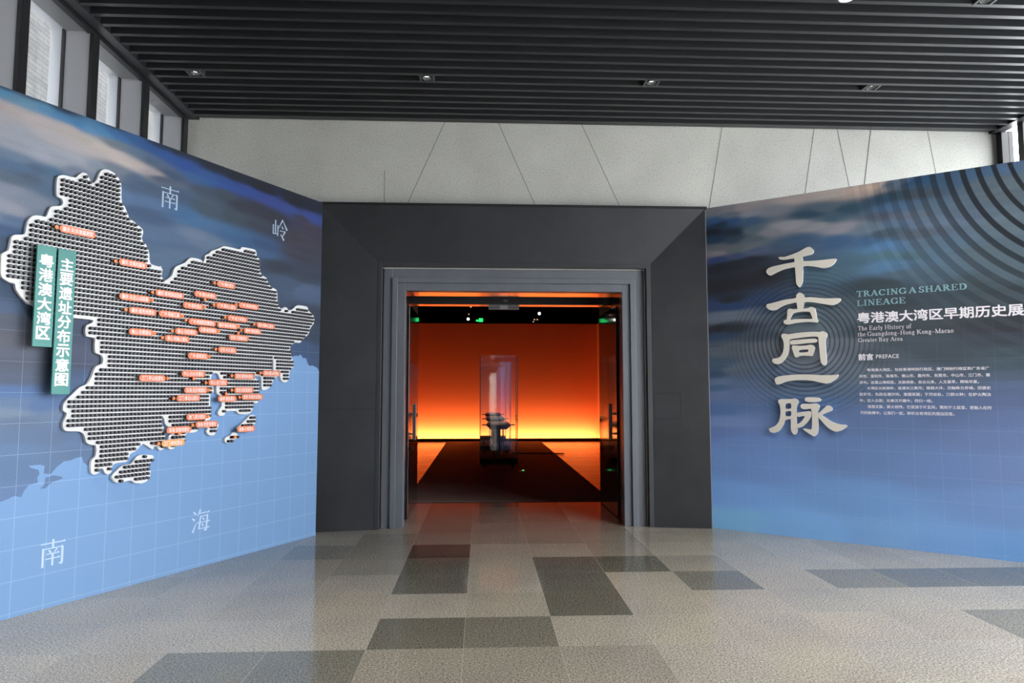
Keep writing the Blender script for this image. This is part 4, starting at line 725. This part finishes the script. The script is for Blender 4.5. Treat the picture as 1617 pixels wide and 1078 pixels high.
def area(name, loc, size, sy, rot, power, color):
    l = bpy.data.lights.new(name, 'AREA'); l.shape = 'RECTANGLE'; l.size = size; l.size_y = sy; l.energy = power; l.color = color
    o = bpy.data.objects.new(name, l); o.location = loc; o.rotation_euler = rot; COL.objects.link(o); return o
MID = (GX0+GX1)/2
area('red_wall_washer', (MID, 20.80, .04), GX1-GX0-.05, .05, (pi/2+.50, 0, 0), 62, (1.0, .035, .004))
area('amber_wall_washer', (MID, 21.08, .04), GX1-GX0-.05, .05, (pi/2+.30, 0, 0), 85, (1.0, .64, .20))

# display cases with their stands
M_pink = mat('pale_exhibit_panel', (.62,.42,.38), .5)
def make_case(y):
    d = empty('display_case', (.349, y, 0))
    mb = MB(); mb.box(-.375, .375, 0, .75, .065, .175); mb.build('plinth', M_black, d, .004)
    for sx_ in (-.28, .28):
        for sy_ in (.1, .65):
            mb = MB(); mb.cyl((sx_, sy_, 0), (sx_, sy_, .07), .035, .03); mb.build('foot', M_cap, d)
    for (x0, x1, y0, y1) in ((-.375,.375,0,.008),(-.375,.375,.742,.75),(-.375,-.367,.008,.742),(.367,.375,.008,.742)):
        mb = MB(); mb.box(x0, x1, y0, y1, .175, 2.225); mb.build('glass_pane', M_caseglass, d)
    mb = MB(); mb.box(-.375, .375, 0, .75, 2.225, 2.235); mb.build('glass_lid', M_caseglass, d)
    mb = MB()
    for sx_ in (-.374, .374):
        for sy_ in (.001, .749): mb.box(sx_-.005, sx_+.005, sy_-.005, sy_+.005, .175, 2.232)
    mb.build('corner_seal', mat('grey_edge', (.10,.10,.12), .25, .4), d)
    mb = MB(); mb.box(-.36, .36, .02, .73, .178, .192); mb.build('plinth_cover', mat('dark_velvet', (.10,.06,.055), .8), d)
    return d
def make_stand(y):
    d = empty('exhibit_stand', (.349, y+.33, .192))
    mb = MB(); mb.box(-.045, .045, -.03, .05, 0, .56); mb.build('column', M_cap, d, .004)
    mb = MB(); mb.box(-.11, -.085, .08, .12, 0, .55); mb.box(.085, .11, .08, .12, 0, .55); mb.build('rear_post', M_cap, d)
    mb = MB()
    lo = [(-.16,-.15,.555),(.16,-.15,.555),(.16,.15,.555),(-.16,.15,.555)]; hi = [(-.255,-.25,.64),(.255,-.25,.64),(.255,.25,.64),(-.255,.25,.64)]
    mb.add(lo+hi, [(0,3,2,1),(4,5,6,7),(0,1,5,4),(1,2,6,5),(2,3,7,6),(3,0,4,7)]); mb.build('tray', M_cap, d, .004)
    mb = MB()
    lo = [(-.25,-.245,.641),(.25,-.245,.641),(.25,.245,.641),(-.25,.245,.641)]; hi = [(-.19,-.10,.70),(.19,-.10,.70),(.19,.20,.70),(-.19,.20,.70)]
    mb.add(lo+hi, [(0,3,2,1),(4,5,6,7),(0,1,5,4),(1,2,6,5),(2,3,7,6),(3,0,4,7)]); o = mb.build('sloped_top', M_pink, d, .004)
    o['label'] = 'pale pinkish sloped top'
    mb = MB(); mb.box(-.335, .335, -.02, .03, .628, .652); mb.build('cross_bar', M_cap, d, .003)
    return d
c0 = make_case(13.4); s0_ = make_stand(13.4)
cl_ = ['nearest glass display case on the carpet, straight behind the doorway', 'second glass display case, seen through the nearest one', 'farthest glass display case, close to the glowing orange wall']
sl_ = ['dark stand with sloped pale top inside the nearest display case', 'dark stand with sloped pale top inside the second display case', 'dark stand with sloped pale top inside the farthest display case']
for k in range(3):
    c_ = c0 if k == 0 else copy_tree(c0); c_.location = (.349, 13.4+3.15*k, .006)
    tag(c_, cl_[k], 'display case', 'glass display cases in a row')
    s_ = s0_ if k == 0 else copy_tree(s0_); s_.location = (.349, 13.4+3.15*k+.33, .198)
    tag(s_, sl_[k], 'stand', 'exhibit stands in the glass cases')

# track spotlights and exit sign on the black gallery ceiling
M_lampw = mat('lit_spot_lens', (.9,.9,.9), .3, emit=(1,.95,.85), estr=6)
M_lampd = mat('dim_spot_lens', (.3,.25,.2), .3, emit=(1,.62,.45), estr=.75)
M_exit = mat('exit_sign_face', (.05,.4,.15), .4, emit=(.03,1,.22), estr=1.0)
SP = [((-.36),18.0,3.46,.035,M_lampw,'small white lit spotlight left of the green sign'),
      (-.36,18.6,3.66,.022,M_lampd,'faint spotlight just above the white one at left'),
      (-.29,18.0,3.79,.022,M_lampd,'faint spotlight highest of the cluster at left'),
      (1.56,18.0,3.62,.036,M_lampw,'small white lit spotlight right of the header sensor'),
      (1.46,18.4,3.50,.02,M_lampd,'faint spotlight below the white one, left of its pair'),
      (1.54,18.4,3.50,.02,M_lampd,'faint spotlight below the white one, right of its pair'),
      (1.46,18.8,3.48,.018,M_lampd,'lowest faint spotlight below the white one at right')]
for x, y, z, r, m, lab in SP:
    d = empty('track_spotlight', (x, y, z)); tag(d, lab, 'spotlight', 'spotlights under the black gallery ceiling')
    mb = MB(); mb.cyl((0,0,0), (0,.12,.03), r*1.25, r*1.1); mb.build('lamp_body', M_void, d)
    mb = MB(); mb.cyl((0,-.006,-.001), (0,.0,0), r, r); mb.build('lens', m, d)
    mb = MB(); mb.cyl((0,.06,.02), (0,.06,5.2-z), .008, .008, 8); mb.build('drop_rod', M_void, d)
def beam(src, dst, power, deg):
    l = bpy.data.lights.new('added_case_beam', 'SPOT'); l.energy = power; l.spot_size = math.radians(deg); l.spot_blend = .5; l.shadow_soft_size = .03; l.color = (1,.90,.82)
    lo = bpy.data.objects.new('added_case_beam', l); lo.location = src; COL.objects.link(lo)
    lo.rotation_euler = (Vector(dst)-Vector(src)).to_track_quat('-Z', 'Y').to_euler()
for k in range(3):  # unseen spots without fixtures, added above the cases to light the stand tops
    beam((.35, 13.74+3.15*k, 5.1), (.351, 13.75+3.15*k, 0), 190, 7)
d = empty('floor_cable', (.75, 16.45, .006)); tag(d, 'thin black cable lying across the carpet right of the second case', 'cable')
mb = MB(); mb.cyl((0,0,.008), (1.27,-.02,.008), .012, .012, 8); mb.build('cable', M_black, d)
d = empty('exit_sign', (-.02, 18.0, 3.43)); tag(d, 'green lit exit sign hanging under the black gallery ceiling', 'sign')
mb = MB(); mb.box(-.055, .06, -.02, .02, -.045, .055); mb.build('sign_face', M_exit, d, .01)
mb = MB(); mb.box(-.13, -.06, -.02, .02, -.035, .015); mb.build('arrow_face', M_exit, d, .01)
mb = MB(); mb.cyl((-.03,0,.05), (-.03,0,1.76), .006, .006, 8); mb.build('drop_rod', M_void, d)
d = empty('floor_light', (.80, 12.9, .006)); tag(d, 'tiny green floor light on the carpet right of the nearest case', 'light')
mb = MB(); mb.box(-.07, .05, -.05, .05, 0, .006); mb.build('plate', mat('copper_plate', (.4,.12,.05), .4, .6), d)
mb = MB(); mb.cyl((0,0,.006), (0,0,.02), .022, .016); mb.build('lens', M_exit, d)

# sensor bar on the header
d = empty('door_sensor', (.285, 8.56, 2.557)); tag(d, 'grey automatic door sensor bar under the black header', 'sensor')
mb = MB(); mb.box(-.195, .195, -.012, .03, 0, .008); mb.box(-.195, .195, -.012, .03, .047, .055); mb.box(-.195, -.187, -.012, .03, .008, .047); mb.box(.187, .195, -.012, .03, .008, .047); mb.box(-.187, .187, .0, .03, .008, .047)
mb.build('housing', mat('grey_sensor_plastic', (.20,.20,.21), .5), d)
mb = MB(); mb.box(-.05, .05, -.018, 0, .003, .052); mb.build('centre_unit', mat('pale_sensor_unit', (.36,.36,.37), .5), d)
for s_ in (-1, 1):
    mb = MB(); mb.box(s_*.062, s_*.178, -.006, 0, .018, .034); mb.build('lens_strip', mat('grey_lens', (.12,.14,.13), .3), d)
d = empty('header_sticker', (.308, 8.50, 2.648)); tag(d, 'small grey sticker on the black header above the door sensor', 'sticker')
mb = MB(); mb.box(-.03, .03, -.0025, .0, 0, .03); mb.build('sticker', mat('grey_sticker', (.13,.12,.12), .6), d)

# ================================================================== RELIEF MAP ON THE LEFT WALL
def wall_empty(name, wall, x, z, yoff=0.0):
    M = wall.matrix_basis
    p = M @ Vector((x, yoff, z))
    return empty(name, p, wall.rotation_euler.z)

def inside(p, loop):
    x, y = p; c_ = False; j = len(loop)-1
    for i in range(len(loop)):
        xi, yi = loop[i]; xj, yj = loop[j]
        if (yi > y) != (yj > y) and x < (xj-xi)*(y-yi)/(yj-yi)+xi: c_ = not c_
        j = i
    return c_
def edge_dist(p, loop):
    P_ = np.array(loop); Q = np.roll(P_, -1, 0); d = Q-P_; t = np.clip(((np.array(p)-P_)*d).sum(1)/np.maximum((d*d).sum(1), 1e-12), 0, 1)
    return float(np.sqrt((((P_+d*t[:,None])-np.array(p))**2).sum(1)).min())

BT = .030; GAP = .005      # board thickness and its stand-off
PEG_L, PEG_R = .034, .0116
PS, PZS, P0S, P0Z = .0312, .0338, .2242, 3.0198
def peg_geo(mb, x, z, y0):
    n = 10
    ring = lambda r, y: [(x+r*cos(2*pi*k/n), y, z+r*sin(2*pi*k/n)) for k in range(n)]
    a = ring(PEG_R, y0); b_ = ring(PEG_R, y0-PEG_L+.0015); c_ = ring(PEG_R-.0015, y0-PEG_L)
    mb.add(a+b_, [(k, n+k, n+(k+1) % n, (k+1) % n) for k in range(n)], 1, True)
    mb.add(b_+c_, [(k, n+k, n+(k+1) % n, (k+1) % n) for k in range(n)], 0)
    mb.add(c_, [tuple(range(n-1, -1, -1))], 0)

def relief(name, loop, holes, label, margin):
    lp = smooth_loop(loop); hl = [smooth_loop(h) for h in holes]
    xs = [p[0] for p in lp]; zs = [p[1] for p in lp]
    x0, z0 = min(xs), min(zs)
    d = wall_empty(name, wallL, x0, z0)
    tag(d, label, 'map')
    rel = lambda L: [(a-x0, b_-z0) for a, b_ in L]
    o = bpy.data.objects.new('board', curve_mesh('board', [[rel(lp)]+[rel(h) for h in hl]], BT, -BT-GAP, [M_white], .004)); link(o, d)
    o['label'] = 'white contoured backing board'
    pts = []
    for i in range(-16, 85):
        for j in range(-5, 75):
            x, z = P0S+PS*i, P0Z-PZS*j
            if min(xs) < x < max(xs) and min(zs) < z < max(zs) and inside((x, z), lp) and edge_dist((x, z), lp) > margin and not any(inside((x, z), h) or edge_dist((x, z), h) < margin for h in hl):
                pts.append((x, z))
    pts.sort(key=lambda p: (p[0]+1.9)**2*1.0+(p[1]-1.5)**2)
    proto = None
    mb = MB(); peg_geo(mb, 0, 0, 0)
    for k, (x, z) in enumerate(pts[:100]):
        if proto is None:
            proto = mb.build('peg', [M_peg, M_pegside], d); pg = proto
        else:
            pg = proto.copy(); COL.objects.link(pg); pg.parent = d
        pg.location = (x-x0, -BT-GAP, z-z0)
    if len(pts) > 100:
        mb = MB()
        for x, z in pts[100:]: peg_geo(mb, x-x0, z-z0, -BT-GAP)
        o = mb.build('peg_rows', [M_peg, M_pegside], d); tag(o, kind='stuff')
    return d
relief('relief_map', MAP, [HOLE], 'large white relief map studded with charcoal pegs on the left printed wall', .023)
relief('relief_map', ISL[0], [], 'separate pegged island below the large relief map, over the printed sea', .014)
relief('relief_map', ISL[1], [], 'slanting pegged island just right of the map tip, partly under an orange tag', .012)
relief('relief_map', ISL[2], [], 'smallest pegged island, carrying an orange pin', .012)

# teal title boards
for k, (txt, lab) in enumerate((("粤港澳大湾区", 'left shorter teal board with white characters 粤港澳大湾区'), ("主要遗址分布示意图", 'right longer teal board with white characters 主要遗址分布示意图'))):
    x0, x1, z0, z1 = BOARDS[k]; w, h = x1-x0, z1-z0
    d = wall_empty('title_board', wallL, x0, z0); tag(d, lab, 'sign', 'teal title boards of the map')
    mb = MB(); mb.box(0, w, -.12, -.105, 0, h); mb.build('board', M_teal, d, .0015)
    for zz in (.2, h-.2):
        mb = MB(); mb.cyl((w/2, -.106, zz), (w/2, 0 if zz < h/2 else -BT-GAP, zz), .012); mb.build('standoff', M_black, d)
    n = len(txt); top = .055 if k == 0 else .060; bot = .045 if k == 0 else .052
    ch_h = (h-top-bot)/n; cw = w*.74
    for i, ch in enumerate(txt):
        zt = h-top-ch_h*i
        mb = MB(); fit_text(mb, ch, w*.13, w*.13+cw, zt-ch_h*.95, zt-ch_h*.03, -.1212, .027)
        mb.build('lettering', M_tealet, d)

# orange site tags with their pins
TH = .027
for n_, (txt, x0, x1, zc, px, pz) in enumerate(TAGS):
    d = wall_empty('site_tag', wallL, x0, zc)
    where = 'at its left end' if px < x0 else ('at its right end' if px > x1-.01 else ('below it' if pz < zc else 'above it'))
    colr = 'amber' if '新村' in txt else 'orange'
    tag(d, '%s rounded site tag reading %s, its pin %s' % (colr, txt, where), 'tag', 'site tags on the relief map')
    L = x1-x0
    loop = [(L-TH+TH*cos(a), TH*sin(a)) for a in np.linspace(-pi/2, pi/2, 9)] + [(TH+TH*cos(a), TH*sin(a)) for a in np.linspace(pi/2, 3*pi/2, 9)]
    o = bpy.data.objects.new('plate', curve_mesh('plate', [[loop]], .006, -.088, [M_tagy if colr == 'amber' else M_tag], .001)); link(o, d)
    mb = MB(); fit_text(mb, txt, TH*.75, L-TH*.75, -TH*.68, TH*.68, -.0886, .013); mb.build('lettering', M_taglet, d)
    mb = MB(); mb.cyl((L*.5, -.083, 0), (L*.5, -BT-GAP if n_ < 37 else -.0, 0), .006, .006, 8); mb.build('standoff', M_black, d)
    mb = MB(); mb.cyl((px-x0, -BT-GAP, pz-zc), (px-x0, -.083, pz-zc), .0125, .0125, 12); pn = mb.build('pin', M_pin, d)
    mb = MB(); mb.cyl((px-x0, -.083, pz-zc), (px-x0, -.0875, pz-zc), .0145, .0135, 14); o = mb.build('pin_head', M_pinhead, pn)

# ================================================================== RAISED CALLIGRAPHY ON THE RIGHT WALL
CN = {'qian': ('千', 'topmost'), 'gu': ('古', 'second'), 'tong': ('同', 'third'), 'yi': ('一', 'fourth, single-stroke'), 'mai': ('脉', 'lowest')}
for k, shapes in CALLI.items():
    xs = [p[0] for s_ in shapes for p in s_[0]]; zs = [p[1] for s_ in shapes for p in s_[0]]
    x0, z0 = min(xs), min(zs)
    me = curve_mesh('raised_character', [[smooth_loop([(a-x0, b_-z0) for a, b_ in lp], 2) for lp in s_] for s_ in shapes], .03, -.03, [M_calli, M_callis], 0.0, 1)
    o = link(bpy.data.objects.new('raised_character', me))
    o.location = wallR.matrix_basis @ Vector((x0, 0, z0)); o.rotation_euler = (0, 0, wallR.rotation_euler.z)
    tag(o, '%s raised champagne character %s of the vertical title on the right wall' % (CN[k][1], CN[k][0]), 'lettering', 'raised characters of the exhibition title')

# ================================================================== CEILING SPOTLIGHTS
M_lens = mat('lit_downlight_lens', (.9,.9,.9), .3, emit=(1,.97,.93), estr=4)
M_house = mat('charcoal_downlight_housing', (.05,.052,.055), .4)
def downlight(x, y, label, power, cone=76):
    d = empty('recessed_spotlight', (x, y, CEIL)); tag(d, label, 'spotlight', 'square recessed spotlights between the ceiling slats')
    mb = MB(); mb.box(-.075, .075, -.075, -.055, -.004, .12); mb.box(-.075, .075, .055, .075, -.004, .12); mb.box(-.075, -.055, -.055, .055, -.004, .12); mb.box(.055, .075, -.055, .055, -.004, .12); mb.box(-.055, .055, -.055, .055, .06, .12)
    mb.build('housing', M_house, d, .003)
    mb = MB(); mb.cyl((0,0,.0), (0,0,.06), .042, .03, 20, caps=False); mb.cyl((0,0,.0), (0,0,.004), .048, .042, 20, caps=False); mb.build('bezel', M_house, d)
    mb = MB(); mb.cyl((0,0,.03), (0,0,.038), .036, .036, 20); mb.build('lens', M_lens, d)
    if power:
        l = bpy.data.lights.new('spotlight_beam', 'SPOT'); l.energy = power; l.spot_size = math.radians(cone); l.spot_blend = .8; l.shadow_soft_size = .05; l.color = (1,.96,.9)
        lo = bpy.data.objects.new('spotlight_beam', l); lo.location = (0, 0, -.01); COL.objects.link(lo); lo.parent = d
    return d
PW = 130
downlight(-2.80, 6.47, 'recessed ceiling spotlight nearest the left windows', PW*.3)
downlight(-.55, 6.47, 'recessed ceiling spotlight left of centre, above the doorway', PW*.2)
downlight(1.70, 6.47, 'recessed ceiling spotlight right of centre, above the doorway', PW*.12)
downlight(3.97, 6.47, 'recessed ceiling spotlight above the right printed wall', PW*.2)
downlight(4.0, 4.93, 'recessed ceiling spotlight at the top right, nearer row', PW*1.1, 125)
for x in (-2.8, -.55, 1.7, 3.97):  # rows out of view, added to brighten the floor, strongest at left
    for y in (3.3, 0.2):
        downlight(x, y, 'unseen recessed ceiling spotlight, added overhead to brighten the floor', PW*(4.2 if x < -1 and y > 1 else 1))
d = empty('round_downlight', (2.86, 4.93, CEIL)); tag(d, 'round white downlight at the top edge, left of the nearer square spotlight', 'light')
mb = MB(); mb.cyl((0,0,-.012), (0,0,.03), .075, .085, 28); mb.build('bezel', M_house, d)
mb = MB(); mb.cyl((0,0,-.016), (0,0,-.012), .055, .06, 28); mb.build('lens', M_lens, d)
l = bpy.data.lights.new('downlight_beam', 'SPOT'); l.energy = PW*1.3; l.spot_size = math.radians(125); l.spot_blend = .8; l.shadow_soft_size = .06; l.color = (1,.96,.9)
lo = bpy.data.objects.new('downlight_beam', l); lo.location = (0, 0, -.03); COL.objects.link(lo); lo.parent = d
